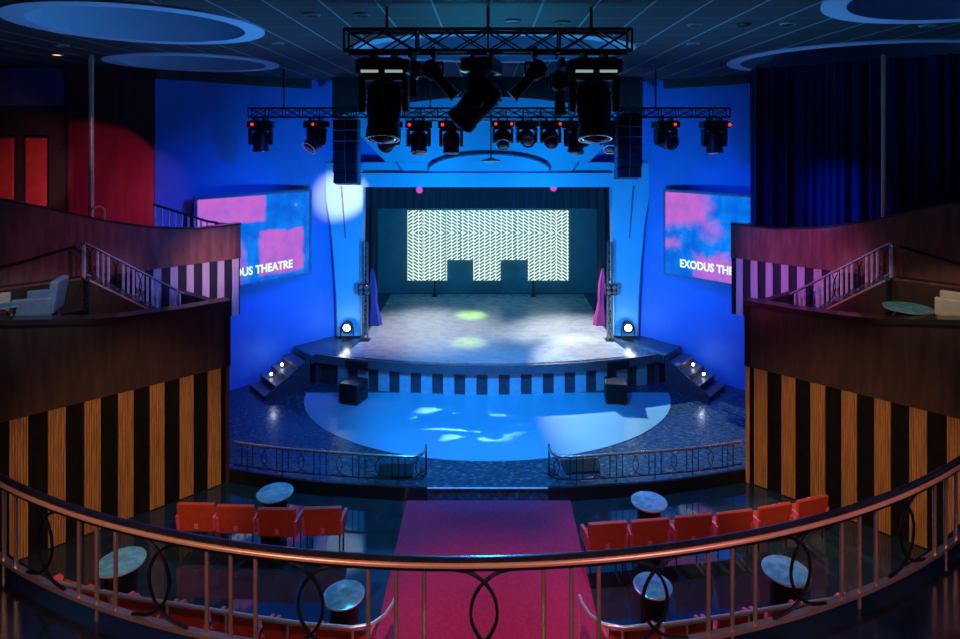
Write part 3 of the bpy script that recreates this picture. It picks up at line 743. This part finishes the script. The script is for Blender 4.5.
# line arrays
for sx, px, y0, y1 in ((-1,345,119,186),(1,630,116,180)):
    Y = 15.25; zt_ = wz(y0,Y); t = thing('line_array_speaker', 'tall hanging stack of black speakers on the %s of the stage hood' % SIDE[sx], 'speaker', (wx(px,Y),Y,zt_), 0, 'hanging line arrays')
    hh = (zt_-wz(y1,Y))/6.0; tiltc = 0; y = 0; z = 0
    MB().box((0,.2,.04),(.5,.5,.06)).build('fly_frame', 'truss', t)
    for q in (-.18,.18): MB().tube([(q,.35,.05),(q,.6,wz(110,BY)-zt_+.05)], .015, 6).build('cable', 'truss', t)
    for i in range(6):
        tiltc = [0,0,.03,.07,.13,.2][i]; R = Matrix.Rotation(-tiltc, 3, 'X')
        c = Vector((0,y+.2,z-hh/2))
        b = MB().box(c,(.62,.42,hh*.94), mtx=R).build('cabinet', 'black', t, bevel=.015)
        g_ = MB()
        for q in (-1,1): g_.box(c + R @ Vector((q*.15,-.215,0)), (.27,.02,hh*.8), mtx=R)
        g_.build('grille', 'grille', b)
        MB().box(c + R @ Vector((0,-.22,0)), (.018,.02,hh*.86), mtx=R).build('waveguide', 'silver', b)
        z -= hh*.985; y += math.sin(tiltc)*hh*1.0
    
# hanging disc between the heads
pd = thing('pendant_disc', 'small pale disc on a thin rod hanging before the hood', 'pendant', (wx(491,16.6),16.6,wz(161,16.6)))
MB().tube([(0,0,.06),(0,0,CEIL-wz(161,16.6))], .02, 8).build('rod', 'black', pd)
MB().lathe([(.03,.1),(.12,.06),(.25,.03),(.26,0),(.2,-.03),(.01,-.04)], n=24).build('disc', 'fixture_white', pd, smooth=True)
for px, py, w_ in ((419.5,190,'left'),(553.5,188,'right')):
    t = thing('magenta_lamp', 'small magenta lamp glowing on the valance at the %s' % w_, 'lamp', (wx(px,20.0),20.0,wz(py,20.0)), 0, 'magenta lamps on the valance')
    MB().lathe([(.13,0),(.15,.05),(.15,.12),(.05,.2)], mtx=Matrix.Rotation(-PI/2,3,'X'), n=18).build('housing', 'black', t, smooth=True)
    MB().lathe([(.11,-.012),(.11,.005)], mtx=Matrix.Rotation(-PI/2,3,'X'), n=18).build('lens', 'mag_lamp', t)
    MB().bar((0,.1,.1),(0,.34,.1),.03).build('bracket', 'black', t)

# ------------------------------------------------------------------ towers, footlights, steps, subs, wedges
for sx in (-1,1):
    X0 = -wx(365.2,19.2)*sx
    t = thing('truss_tower', 'slim upright truss tower inside the %s edge of the stage opening' % SIDE[sx], 'truss', (X0,19.2,1.15))
    for a in (-.07,.07):
        for b_ in (-.07,.07): MB().tube([(a,b_,.03),(a,b_,3.1)], .018, 6).build('chord', 'trussgrey', t)
    for yy in (-.07,.07):
        lz = MB(); z = .1
        while z < 2.95:
            lz.bar((-.07,yy,z),(.07,yy,z+.14),.014); lz.bar((.07,yy,z+.14),(-.07,yy,z+.28),.014)
            z += .28
        lz.build('lacing', 'trussgrey', t)
    MB().box((0,0,.015),(.3,.3,.03)).build('base_plate', 'black', t)
    u = thing('wash_light', 'boxy stage light clamped halfway up the %s truss tower' % SIDE[sx], 'stage light', (X0,19.03,2.8), 0, 'lights on the truss towers')
    MB().box((0,0,0),(.36,.16,.34)).build('housing', 'black', u, bevel=.02)
    gl = MB()
    for a in (-.09,.09):
        for b_ in (-.08,.08): gl.lathe([(.06,-.09),(.075,-.08),(.075,-.07)], (a,0,b_), 14, Matrix.Identity(3)) if False else gl.lathe([(.065,0),(.075,.02),(.05,.03)], (a,-.1,b_), 14, Matrix.Rotation(-PI/2,3,'X'))
    gl.build('lenses', 'silver', u)
    f = thing('footlight', 'bright round footlight on the stage floor at the %s pillar foot' % SIDE[sx], 'stage light', (sx*4.46,19.22,1.15), 0, 'footlights at the pillar feet')
    MB().lathe([(.17,0),(.17,.03),(.06,.05),(.06,.1),(.01,.1)], n=20).build('base', 'black', f, smooth=True)
    yk = MB().bar((-.2,0,.08),(.2,0,.08),.04)
    for q in (-1,1): yk.bar((q*.2,0,.08),(q*.2,0,.4),.03)
    yk.build('yoke', 'black', f)
    R = Matrix.Rotation(PI/2+.15,3,'X')
    hd = MB().lathe([(.08,-.22),(.16,-.15),(.18,.0),(.18,.05),(.14,.05)], (0,0,.4), 20, R).build('housing', 'steel_dark', f, smooth=True)
    MB().lathe([(.12,.04),(.11,.06),(.06,.085),(.005,.09)], (0,0,.4), 20, R).build('lamp', 'white_lamp', hd, smooth=True)
    # stage steps
    d_ = Vector((sx*.75,-.66,0)); d_.normalize(); p_ = Vector((-sx*.66,-.75,0)); p_.normalize()
    base = Vector((sx*5.98,18.56,.25))
    t = thing('stage_steps', 'short dark flight of steps with tread lamps at the %s end of the stage' % SIDE[sx], 'steps', tuple(base))
    for i in range(4):
        z = .9-.2*(i+1)+.02
        q0 = d_*(.32*i); q1 = d_*(.32*(i+1)+.02)
        poly = [q0+p_*.02, q1+p_*.02, q1+p_*1.14, q0+p_*1.14]
        MB().prism([(v.x,v.y) for v in poly], max(0,z-.2), z-.03).build('riser', 'stage_dark', t)
        MB().prism([(v.x,v.y) for v in [q0+p_*.01, q1+d_*.02+p_*.01, q1+d_*.02+p_*1.16, q0+p_*1.16]], z-.03, z).build('tread', 'lip', t)
    sp = [(0,0),(1.3,0),(1.3,.14),(0,.9)]
    o = p_*1.17
    MB().prism(sp, 0, .04, lambda a, b, h: tuple(d_*a + o + p_*h + Vector((0,0,b)))).build('stringer', 'stage_dark', t)
    bt = [d_*(-.1)+p_*.0, d_*1.55, d_*1.55+p_*1.3, d_*(-.1)+p_*1.3]
    for i in (1,2):
        z = .9-.2*(i+1)+.02; q = base + d_*(.32*i+.19) + p_*.42 + Vector((0,0,z))
        s_ = thing('step_lamp', 'tiny bright lamp on the %s tread of the %s stage steps' % (['','upper','lower'][i], SIDE[sx]), 'lamp', tuple(q), 0, 'tread lamps on the stage steps')
        MB().lathe([(.06,0),(.06,.02),(.025,.03),(.025,.05),(.005,.05)], n=14).build('base', 'black', s_)
        MB().sphere((0,0,.085), .042, 12).build('bulb', 'white_lamp', s_, smooth=True)
# subwoofers
for sx, px, rz, lab in ((-1,350,-.35,'black subwoofer on the dance floor left of the stage front'),(1,614.5,-.12,'black subwoofer with pale lit top on the dance floor at right')):
    Y = 16.78
    t = thing('subwoofer', lab, 'speaker', (wx(px,Y),Y-.25,.262), rz if sx < 0 else rz, 'subwoofers by the stage')
    MB().box((0,.28,.30),(.58,.58,.52)).build('cabinet', 'black', t, bevel=.02)
    MB().box((0,-.015,.30),(.52,.02,.46)).build('grille', 'grille', t)
    for a in (-1,1):
        for b_ in (.05,.5): MB().lathe([(.035,0),(.03,.042)], (a*.22,b_,0), 10).build('foot', 'blackmatte', t)
    for a in (-1,1): MB().box((a*.292,.28,.36),(.012,.2,.08)).build('handle', 'blackmatte', t)
for sx, px, py, rz, lab in ((-1,393,479,.05,'low black wedge monitor behind the left platform railing'),(1,583,474,.12,'low black wedge monitor behind the right platform railing')):
    Y = F*7.25/(py-140+4)
    t = thing('wedge_monitor', lab, 'speaker', (wx(px,Y),Y+.35,.25), rz, 'wedge monitors on the platform')
    MB().prism([(-.2,0),(.2,0),(.2,.13),(.14,.15),(-.2,.04)], -.38, .38, lambda a, b, h: (h, a, b)).build('cabinet', 'black', t)
    MB().prism([(-.19,.045),(.12,.145),(.12,.155),(-.2,.055)], -.35, .35, lambda a, b, h: (h, a, b)).build('grille', 'grille', t)

# ------------------------------------------------------------------ ornamental railings
def railing(name, label, path, zfloor, height, period, first, rail_r, bal_r, skip_ends=False, mats=('rail_top','copper','baluster','iron'), end_post=None, gap=.1, chrome_feet=True):
    """path: horizontal polyline (dense). Groups of three balusters alternate with a crossed-bow scroll."""
    P3 = [Vector((*p, 0)) for p in path]
    t = thing(name, label, 'railing', (P3[len(P3)//2].x, P3[len(P3)//2].y, zfloor))
    o = Vector(t.location); zt_ = height; zb_ = gap
    seg = [0]
    for a, b in zip(P3, P3[1:]): seg.append(seg[-1]+(b-a).length)
    def at(s):
        s = min(max(s,0),seg[-1]); j = 0
        while j < len(seg)-2 and seg[j+1] < s: j += 1
        f = (s-seg[j])/max(1e-9, seg[j+1]-seg[j]); p = P3[j].lerp(P3[j+1], f)
        return Vector((p.x-o.x, p.y-o.y, 0))
    loc = [Vector((p.x-o.x, p.y-o.y, 0)) for p in P3]
    r = rail_r
    top = [p+Vector((0,0,zt_)) for p in loc]
    def pf(q): return [(a*r/.05, b*r/.05-.3*r) for a, b in q]
    MB().sweep(top, pf([(-.03,.012),(-.031,.02),(-.02,.028),(0,.03),(.02,.028),(.031,.02),(.03,.012)])).build('handrail', mats[0], t, smooth=True)
    MB().sweep(top, pf([(.029,.014),(.04,.009),(.046,-.002),(.045,-.012),(.036,-.02),(-.036,-.02),(-.045,-.012),(-.046,-.002),(-.04,.009),(-.029,.014)])).build('handrail_band', mats[1], t, smooth=True)
    MB().sweep(top, pf([(.03,-.0195),(.03,-.042),(-.03,-.042),(-.03,-.0195)])).build('under_rail', mats[3], t)
    MB().sweep([p+Vector((0,0,zb_)) for p in loc], [(-r*.45,-r*.3),(r*.45,-r*.3),(r*.45,r*.3),(-r*.45,r*.3)]).build('bottom_rail', mats[2], t)
    zt2 = zt_-1.1*r
    k = math.floor((0-first)/period)-1
    while first+k*period < seg[-1]+period:
        s0 = first+k*period
        if r*2 < s0 < seg[-1]-r*2:
            for q in (-1,1):
                pts = []
                for j in range(25):
                    v = j/24; bow = 1-(2*v-1)**2
                    off = period*q*(-.206+.281*math.sqrt(max(0,bow)))
                    p = at(s0+off); pts.append(p+Vector((0,0,zb_+.3*r+(zt2-zb_-.3*r)*v)))
                MB().tube(pts, bal_r*.8, 6).build('scroll', mats[3], t, smooth=True)
        for f in (.34,.5,.66):
            s = s0+f*period
            if r < s < seg[-1]-r:
                p = at(s); MB().tube([p+Vector((0,0,zb_)),p+Vector((0,0,zt2))], bal_r, 8).build('baluster', mats[2], t, smooth=True)
        for f in (.08,.5):
            s = s0+f*period
            if f == .5 and r < s < seg[-1]-r:
                p = at(s); MB().tube([p,p+Vector((0,0,zb_))], bal_r*.9, 8).build('foot', mats[2], t)
        k += 1
    if end_post is not None:
        for s in end_post:
            p = at(s if s >= 0 else seg[-1]); MB().box(tuple(p+Vector((0,0,zt_/2+.03))), (bal_r*3,bal_r*3,zt_+.06)).build('end_post', mats[3], t)
    return t

# foreground horseshoe
xc, Y0, RR = -.16, 3.46, 6.9
a0 = math.asin(4.6/RR); n = 90
hs = [(xc+RR*math.sin(-a0+2*a0*i/n), Y0+RR-RR*math.cos(-a0+2*a0*i/n)) for i in range(n+1)]
half = RR*a0
railing('balcony_railing', 'curved foreground balcony railing with copper handrail and black crossed scrolls', hs, 4.43, .67, 1.01, half+.14, .044, .013, gap=.1)
edge = [(xc+(RR-.13)*math.sin(-a0+2*a0*i/n)*1.0, Y0+RR-(RR+.13)*math.cos(-a0+2*a0*i/n)) for i in range(n+1)]
def ring_pt(rad, a): return (xc+rad*math.sin(a), Y0+RR-rad*math.cos(a))
# balcony floor: marble border under the rail, plum carpet behind it
ang_ = [-a0+2*a0*i/n for i in range(n+1)]
inn = [ring_pt(RR-.12, a) for a in ang_]; mid = [ring_pt(RR+.42, a) for a in ang_]
struct(MB().prism(inn+mid[::-1], 4.15, 4.43).build('floor_balcony_edge', 'balcony_marble'))
back = [(4.9,-1.5),(-5.2,-1.5)]
struct(MB().prism(mid+[(mid[-1][0],-1.5),(mid[0][0],-1.5)], 4.15, 4.41).build('floor_balcony', 'carpet_violet'))

# low railings on the platform edge, either side of the gap
for sx in (-1,1):
    ctrl = [(1.33,13.1),(1.34,12.98),(1.38,12.88),(1.46,12.8),(1.58,12.75),(1.8,12.75),(2.6,12.83),(3.5,12.94),(4.3,13.06),(5.0,13.2),(5.45,13.33),(5.62,13.38)]
    pts = []
    for a, b in zip(ctrl, ctrl[1:]):
        for i in range(4): pts.append((sx*(a[0]+(b[0]-a[0])*i/4), a[1]+(b[1]-a[1])*i/4))
    pts.append((sx*ctrl[-1][0], ctrl[-1][1]))
    railing('platform_railing', 'low scrolled railing on the platform edge %s of the carpet' % SIDE[sx], pts, .25, .6, .86, .34, .032, .011, mats=('baluster','baluster','steel_dark','iron'), end_post=[0], gap=.09)

# chrome rails behind the front rows of red seats
def rail_y(x): return lerp_tab([(1.6,8.06),(2.3,8.1),(3.15,8.24),(4.4,8.48),(5.2,8.62),(6.5,8.92),(7.6,9.3)], abs(x))
for sx in (-1,1):
    t = thing('seat_row_rail', 'chrome rail curving along behind the nearest red seats on the %s' % SIDE[sx], 'railing', (sx*2.2,8.1,0))
    pp = [(1.31,8.62),(1.33,8.48),(1.4,8.28),(1.55,8.12),(1.8,8.06)]+[(2.1+i*.3, rail_y(2.1+i*.3)) for i in range(17)]
    q = [(sx*x-sx*2.2, y-8.1, 1.0) for x, y in pp]
    MB().tube(q, .028, 10).build('handrail', 'chrome', t, smooth=True)
    MB().tube([(a,b,.35) for a,b,_z in q], .015, 6).build('lower_rail', 'chrome', t)
    for i in (0,4,7,10,13,16,19):
        MB().tube([(q[i][0],q[i][1],0),(q[i][0],q[i][1],1.0)], .016, 8).build('post', 'chrome', t)
    

# ------------------------------------------------------------------ chairs and tables
def make_chair(x, y, rz, label, group):
    """red armchair seen from behind, facing local +Y"""
    t = thing('armchair', label, 'chair', (x,y,0), rz, group)
    MB().box((0,.25,.42),(.56,.44,.1)).build('seat', 'red', t, bevel=.03)
    R = Matrix.Rotation(.12, 3, 'X')
    b = MB().box((0,0,.58),(.69,.075,.54), mtx=R).build('backrest', 'red', t, bevel=.018)
    MB().box(tuple(Vector((.0,0,.58))+R @ Vector((0,-.041,-.16))),(.07,.014,.1), mtx=R).build('tag', 'tagm', b)
    for q in (-1,1):
        am = MB().prism([(-.02,.34),(.42,.34),(.46,.5),(.42,.56),(.0,.64),(-.06,.62)], q*.31, q*.368, lambda a, b_, h: (h, a, b_)).build('arm', 'arm_pink_light', t, bevel=.012)
        for yy in (.04,.42):
            MB().tube([(q*.29,yy,0),(q*.29,yy,.38)], .013, 6).build('leg', 'steel_dark', t)
    return t
left_x = [(-5.34,11.11),(-4.59,11.05),(-3.81,10.96),(-2.99,10.99)]
for i, (x, y) in enumerate(left_x):
    make_chair(x, y, [-.03,-.03,-.03,.04][i], 'red armchair in the left middle row, '+['farthest left by the striped wall','second from the striped wall','third from the striped wall','at the aisle end with legs showing'][i], 'red armchairs in the middle row')
right_x = [(2.09,10.56),(2.85,10.64),(3.65,10.76),(4.43,10.87),(5.23,11.05),(6.03,11.27)]
for i, (x, y) in enumerate(right_x):
    make_chair(x, y, [.1,.12,.14,.18,.24,.28][i], 'red armchair in the right middle row, '+['at the aisle end beside the carpet','second from the carpet','third from the carpet','fourth from the carpet','fifth from the carpet','farthest right against the striped wall'][i], 'red armchairs in the middle row')
nm = ['nearest the carpet','second from the carpet','third from the carpet','fourth from the carpet','fifth from the carpet','sixth from the carpet','outermost by the box']
for sx in (-1,1):
    for i in range(7):
        x = 2.0+.775*i; y = rail_y(x)+.2
        sl = (rail_y(x+.1)-rail_y(x-.1))/.2
        make_chair(sx*x, y, sx*math.atan(sl), 'red armchair in the %s nearest row by the chrome rail, %s' % (SIDE[sx], nm[i]), 'red armchairs in the nearest row')

tabs = [(275,492,.335,'round pale table behind the left middle row near the platform'),(121,561,.355,'round table on a black drum in front of the left striped wall'),(344,594,.30,'round glassy table by the left edge of the carpet'),
        (649,501,.325,'round blue table behind the right middle row near the platform'),(653,585,.285,'round table with marked top right of the carpet'),(786,570,.35,'round pale table near the right striped wall')]
for px, py, r, lab in tabs:
    Y = F*(CAMZ-.72)/(py-HY)
    t = thing('round_table', lab, 'table', (wx(px,Y),Y,0), 0, 'round cocktail tables')
    MB().lathe([(r*.93,.695),(r*.99,.7),(r,.71),(r*.99,.72),(r*.97,.722),(.01,.722)], n=40).build('table_top', 'table_top', t, smooth=True)
    MB().lathe([(r*.985,.692),(r*1.015,.694),(r*1.015,.716),(r*.985,.718)], n=40, ring=True).build('rim', 'chrome', t, smooth=True)
    MB().lathe([(r*.72,0),(r*.72,.03),(r*.66,.04),(r*.66,.66),(r*.8,.69),(r*.8,.694)], n=32).build('drum_base', 'drum', t, smooth=True)

# lounge furniture in the lower boxes
def lounge_chair(x, y, z, rz, m, label):
    t = thing('lounge_chair', label, 'chair', (x,y,z), rz, 'lounge chairs in the boxes')
    MB().box((0,.02,.36),(.6,.6,.16)).build('seat', m, t, bevel=.04)
    MB().box((0,-.3,.6),(.66,.14,.62), mtx=Matrix.Rotation(.15,3,'X')).build('backrest', m, t, bevel=.04)
    for q in (-1,1): MB().box((q*.36,.0,.46),(.1,.62,.34)).build('arm', m, t, bevel=.03)
    for q in (-1,1):
        for b in (-.24,.26): MB().tube([(q*.28,b,0),(q*.28,b,.3)], .018, 8).build('leg', 'chrome', t)
def glass_table(x, y, z, h, r, label):
    t = thing('lounge_table', label, 'table', (x,y,z), 0, 'glass lounge tables')
    MB().lathe([(r*.98,h-.03),(r,h-.02),(r,h),(.01,h)], n=40).build('table_top', 'table_top', t, smooth=True)
    MB().lathe([(r*.99,h-.035),(r*1.02,h-.03),(r*1.02,h-.005),(r*.99,h)], n=40, ring=True).build('rim', 'chrome', t, smooth=True)
    for q in range(3):
        a = 2*PI*q/3+.4
        MB().tube([(r*.8*math.cos(a),r*.8*math.sin(a),0),(r*.35*math.cos(a),r*.35*math.sin(a),h-.03)], .018, 8).build('leg', 'copper', t)
def at_h(px, py, z): Y = F*(CAMZ-z)/(py-HY); return (wx(px,Y), Y)
x, y = at_h(908, 307, 4.25); glass_table(x, y, 3.9, .35, .42, 'low round glass table in the right lower box beside the stairs')
x, y, _z = S(1,3.62,.95,0); lounge_chair(x, y, 3.9, .82, 'cream', 'cream lounge chair in the right lower box at the picture edge')
x, y, _z = S(-1,4.05,1.12,0); lounge_chair(x, y, 3.9, -1.0, 'cream', 'cream lounge chair in the left lower box at the picture edge')
x, y, _z = S(-1,3.3,.85,0); lounge_chair(x, y, 3.9, 1.9, 'bluegrey', 'blue-grey lounge chair in the left lower box nearest the stairs')
x, y, _z = S(-1,3.85,.42,0); glass_table(x, y, 3.9, .6, .2, 'small tall glass table between the lounge chairs in the left box')

# ------------------------------------------------------------------ lights
def spot(name, loc, tgt, e, col, deg, blend=.5, r=.08):
    l = bpy.data.lights.new(name, 'SPOT'); l.energy = e; l.color = col; l.spot_size = math.radians(deg); l.spot_blend = blend; l.shadow_soft_size = r
    o = bpy.data.objects.new(name, l); C.objects.link(o); o.location = loc
    o.rotation_euler = (Vector(tgt)-Vector(loc)).to_track_quat('-Z','Y').to_euler(); return o
def area(name, loc, tgt, e, col, sx, sy):
    l = bpy.data.lights.new(name, 'AREA'); l.energy = e; l.color = col; l.shape = 'RECTANGLE'; l.size = sx; l.size_y = sy
    o = bpy.data.objects.new(name, l); C.objects.link(o); o.location = loc
    o.rotation_euler = (Vector(tgt)-Vector(loc)).to_track_quat('-Z','Y').to_euler(); return o
def point(name, loc, e, col, r=.05):
    l = bpy.data.lights.new(name, 'POINT'); l.energy = e; l.color = col; l.shadow_soft_size = r
    o = bpy.data.objects.new(name, l); C.objects.link(o); o.location = loc; return o
BLUE = (.0,.13,1.0); CY = (.0,.3,1.0); MAG = (1,.08,.45); WARM = (1,.62,.3); WHITE = (1,.97,.9)
for sx in (-1,1):
    spot('wall_wash', (sx*1.5,12.0,8.0), (sx*7.4,17.0,3.7), 1500, BLUE, 62, .95, .3)
    spot('wall_wash_low', (sx*2.5,15.5,7.6), (sx*7.3,17.4,1.6), 1150, BLUE, 70, .9, .3)
    spot('proscenium_wash', (sx*1.6,14.2,3.6), (sx*3.9,19.5,4.8), 1500, (0,.4,1), 96, .9, .3)
    spot('stripe_warm', (sx*2.2,6.0,6.6), (sx*7.2,11.9,.7), 1500, WARM, 37, .8, .15)
    spot('coffer_fill', (sx*4.0,10.5,5.4), (sx*6.2,10.8,9.4), 300, (.1,.42,1), 120, .9, .2)  # added fill from below so the ceiling rings show
    spot('stairs_fill', (sx*4.6,11.4,8.6), S(sx,1.8,1.5,4.4), 300, (.7,.55,1) if sx < 0 else (.75,.72,1), 20, .7, .1)  # added spot to lift the box stairs and balusters
    spot('lounge_fill', (sx*5.2,8.6,8.8), S(sx,3.4,.8,4.1), 620, (.55,.75,1) if sx < 0 else (.9,.8,.6), 26, .7, .1)  # added spot, the lounge furniture is too dark without it
    point('step_glow', (sx*6.3,17.8,1.1), 3, (.8,.9,1))
    point('footlight_glow', (sx*4.5,18.75,1.6), 10, (.8,.95,1), .1)
spot('dance_blue', (0,10.5,8.4), (0,15.6,.25), 6000, CY, 46, .6, .15)
spot('hood_fill', (0,14.6,4.6), (0,19.7,7.0), 700, (0,.42,1), 70, .9, .3)  # extra light added to brighten the middle of the hood
spot('stage_white_right', (.6,23.2,5.6), (3.95,16.2,.7), 7000, WHITE, 36, .7, .06)
spot('pole_pink_fill', (-4.6,10.2,8.8), S(-1,2.2,2.3,7.4), 160, (1,.45,.6), 14, .8, .05)  # narrow spot added only to brighten the left pole
spot('stage_white_left', (-2.0,21.0,6.1), (-2.0,20.4,1.15), 1700, (1,.94,.97), 66, .9, .1)
spot('stage_white_mid', (2.4,20.6,6.1), (2.8,19.6,1.15), 2500, (1,.98,.95), 66, .9, .1)
spot('stage_green', (-.3,21.0,6.2), (-.6,21.9,1.15), 3400, (.5,1,.05), 16, 1, .05)
spot('stage_green_front', (-.3,20.2,6.2), (-.6,18.9,1.15), 3000, (.65,1,.05), 16, 1, .05)
spot('stage_violet', (-2.5,20.2,6.1), (-3.6,18.4,1.15), 380, (.9,.2,.9), 40, .9, .1)
spot('stage_blue', (0,14.0,8.2), (0,18.6,1.15), 1300, CY, 40, .9, .1)
spot('pillar_white', (-1.0,14.5,6.4), (-4.8,19.5,5.7), 9000, (1,.42,.3), 17, .9, .05)
spot('backcloth_blue', (0,21.5,7.2), (0,25,3), 700, (.0,.45,.8), 110, .9, .2)
spot('platform_blue', (0,9.8,8.6), (0,15.4,.2), 2600, (.0,.36,1), 70, .9, .2)
spot('platform_right_white', (1.2,16.4,8.0), (5.0,13.4,.25), 900, (.7,.95,1), 26, .6, .06)
spot('carpet_magenta', (0,3.0,8.9), (0,8.7,0), 3000, (1,.3,.45), 26, .7, .1)
spot('seats_red_left', (-1.5,3.0,8.6), (-4.2,9.6,.6), 620, (1,.5,.33), 46, .8, .12)
spot('seats_red_right', (1.5,3.0,8.6), (4.2,9.6,.6), 620, (1,.46,.36), 46, .8, .12)
for q in (-1,1): spot('floor_teal_fill', (q*2.5,13.5,8.0), (q*3.4,10.6,0), 1500, (.0,.45,1), 56, .9, .1)  # added spots tinting the floor in place of its blue reflections
spot('seats_magenta', (.8,15.8,7.6), (3.3,10.6,.6), 900, (1,.05,.6), 36, .8, .1)
spot('parapet_violet_right', (.6,9.8,7.8), (7.5,14.3,4.1), 1500, (1,.1,.38), 25, .8, .4)
spot('parapet_warm_left', (-1.2,9.8,8.0), (-6.8,15.0,4.4), 2300, (1,.5,.4), 15, .9, .4)
spot('parapet_violet_left', (-.6,9.8,7.8), (-8.9,13.3,5.0), 420, (.7,.22,.9), 22, .9, .4)
spot('oxblood_red', S(-1,1.9,2.7,5.9), (-9.8,15.9,5.95), 120, (1,.07,.15), 86, .15, .03)
spot('panel_red', (-10.9,14.2,6.0), (-12.2,15.95,6.7), 34, (1,.35,.35), 80, .6, .05)
spot('curtain_blue', (4.2,11.8,6.7), (9.2,15.1,6.0), 1500, (.0,.1,1), 24, .95, .05)
for q in (-1,1): spot('rail_warm', (q*3.4,-.4,8.0), (q*.6,4.2,4.6), 560, (1,.58,.4) if q < 0 else (1,.5,.55), 64, .7, .12)
spot('rail_blue', (0,12.0,8.6), (0,3.5,5.0), 900, (.05,.28,1), 44, .9, .2)
spot('ceiling_fill', (0,13.5,5.5), (0,9.0,9.4), 850, (.0,.4,.8), 140, .9, .3)  # unseen fill added below the ceiling to lift it
gb = spot('ripple_reflection_spot', (-.5,16.3,8.05), (-.45,15.8,.25), 1, (.85,1,1), 25, .6, .01)  # added spot, its noise pattern imitates wavy reflections on the dance floor
gl_ = gb.data; gl_.use_nodes = True; gt = gl_.node_tree
ge = next(n for n in gt.nodes if n.type == 'EMISSION')
tcg = gt.nodes.new('ShaderNodeTexCoord'); mg = gt.nodes.new('ShaderNodeMapping'); mg.inputs['Scale'].default_value = (9,16,9)
gt.links.new(tcg.outputs['Normal'], mg.inputs[0])
ng = gt.nodes.new('ShaderNodeTexNoise'); ng.inputs['Scale'].default_value = 1.0; ng.inputs['Detail'].default_value = 2; ng.inputs['Distortion'].default_value = 1.2
gt.links.new(mg.outputs[0], ng.inputs[0])
gt.links.new((X(gt, ng.outputs[0]).smooth(.56,.66)*6500).v, ge.inputs['Strength'])

w = bpy.data.worlds.new('dim_house'); w.use_nodes = True
bg = w.node_tree.nodes['Background']; bg.inputs[0].default_value = (.02,.06,.2,1); bg.inputs[1].default_value = .12
bpy.context.scene.world = w

# ------------------------------------------------------------------ camera
cam = bpy.data.cameras.new('camera'); co = bpy.data.objects.new('camera', cam); C.objects.link(co)
co.location = (0,0,CAMZ); co.rotation_euler = (PI/2,0,0)
cam.sensor_width = 36; cam.lens = 36*F/960; cam.clip_start = .05; cam.clip_end = 200
cam.shift_x = (480-CX)/960; cam.shift_y = -(319.5-HY)/960
sc = bpy.context.scene; sc.camera = co
sc.view_settings.view_transform = 'Standard'; sc.view_settings.look = 'None'; sc.view_settings.gamma = 1; sc.view_settings.use_curve_mapping = False
sc.view_settings.exposure = 0
sc.cycles.use_denoising = True
sc.cycles.max_bounces = 6; sc.cycles.sample_clamp_indirect = 4
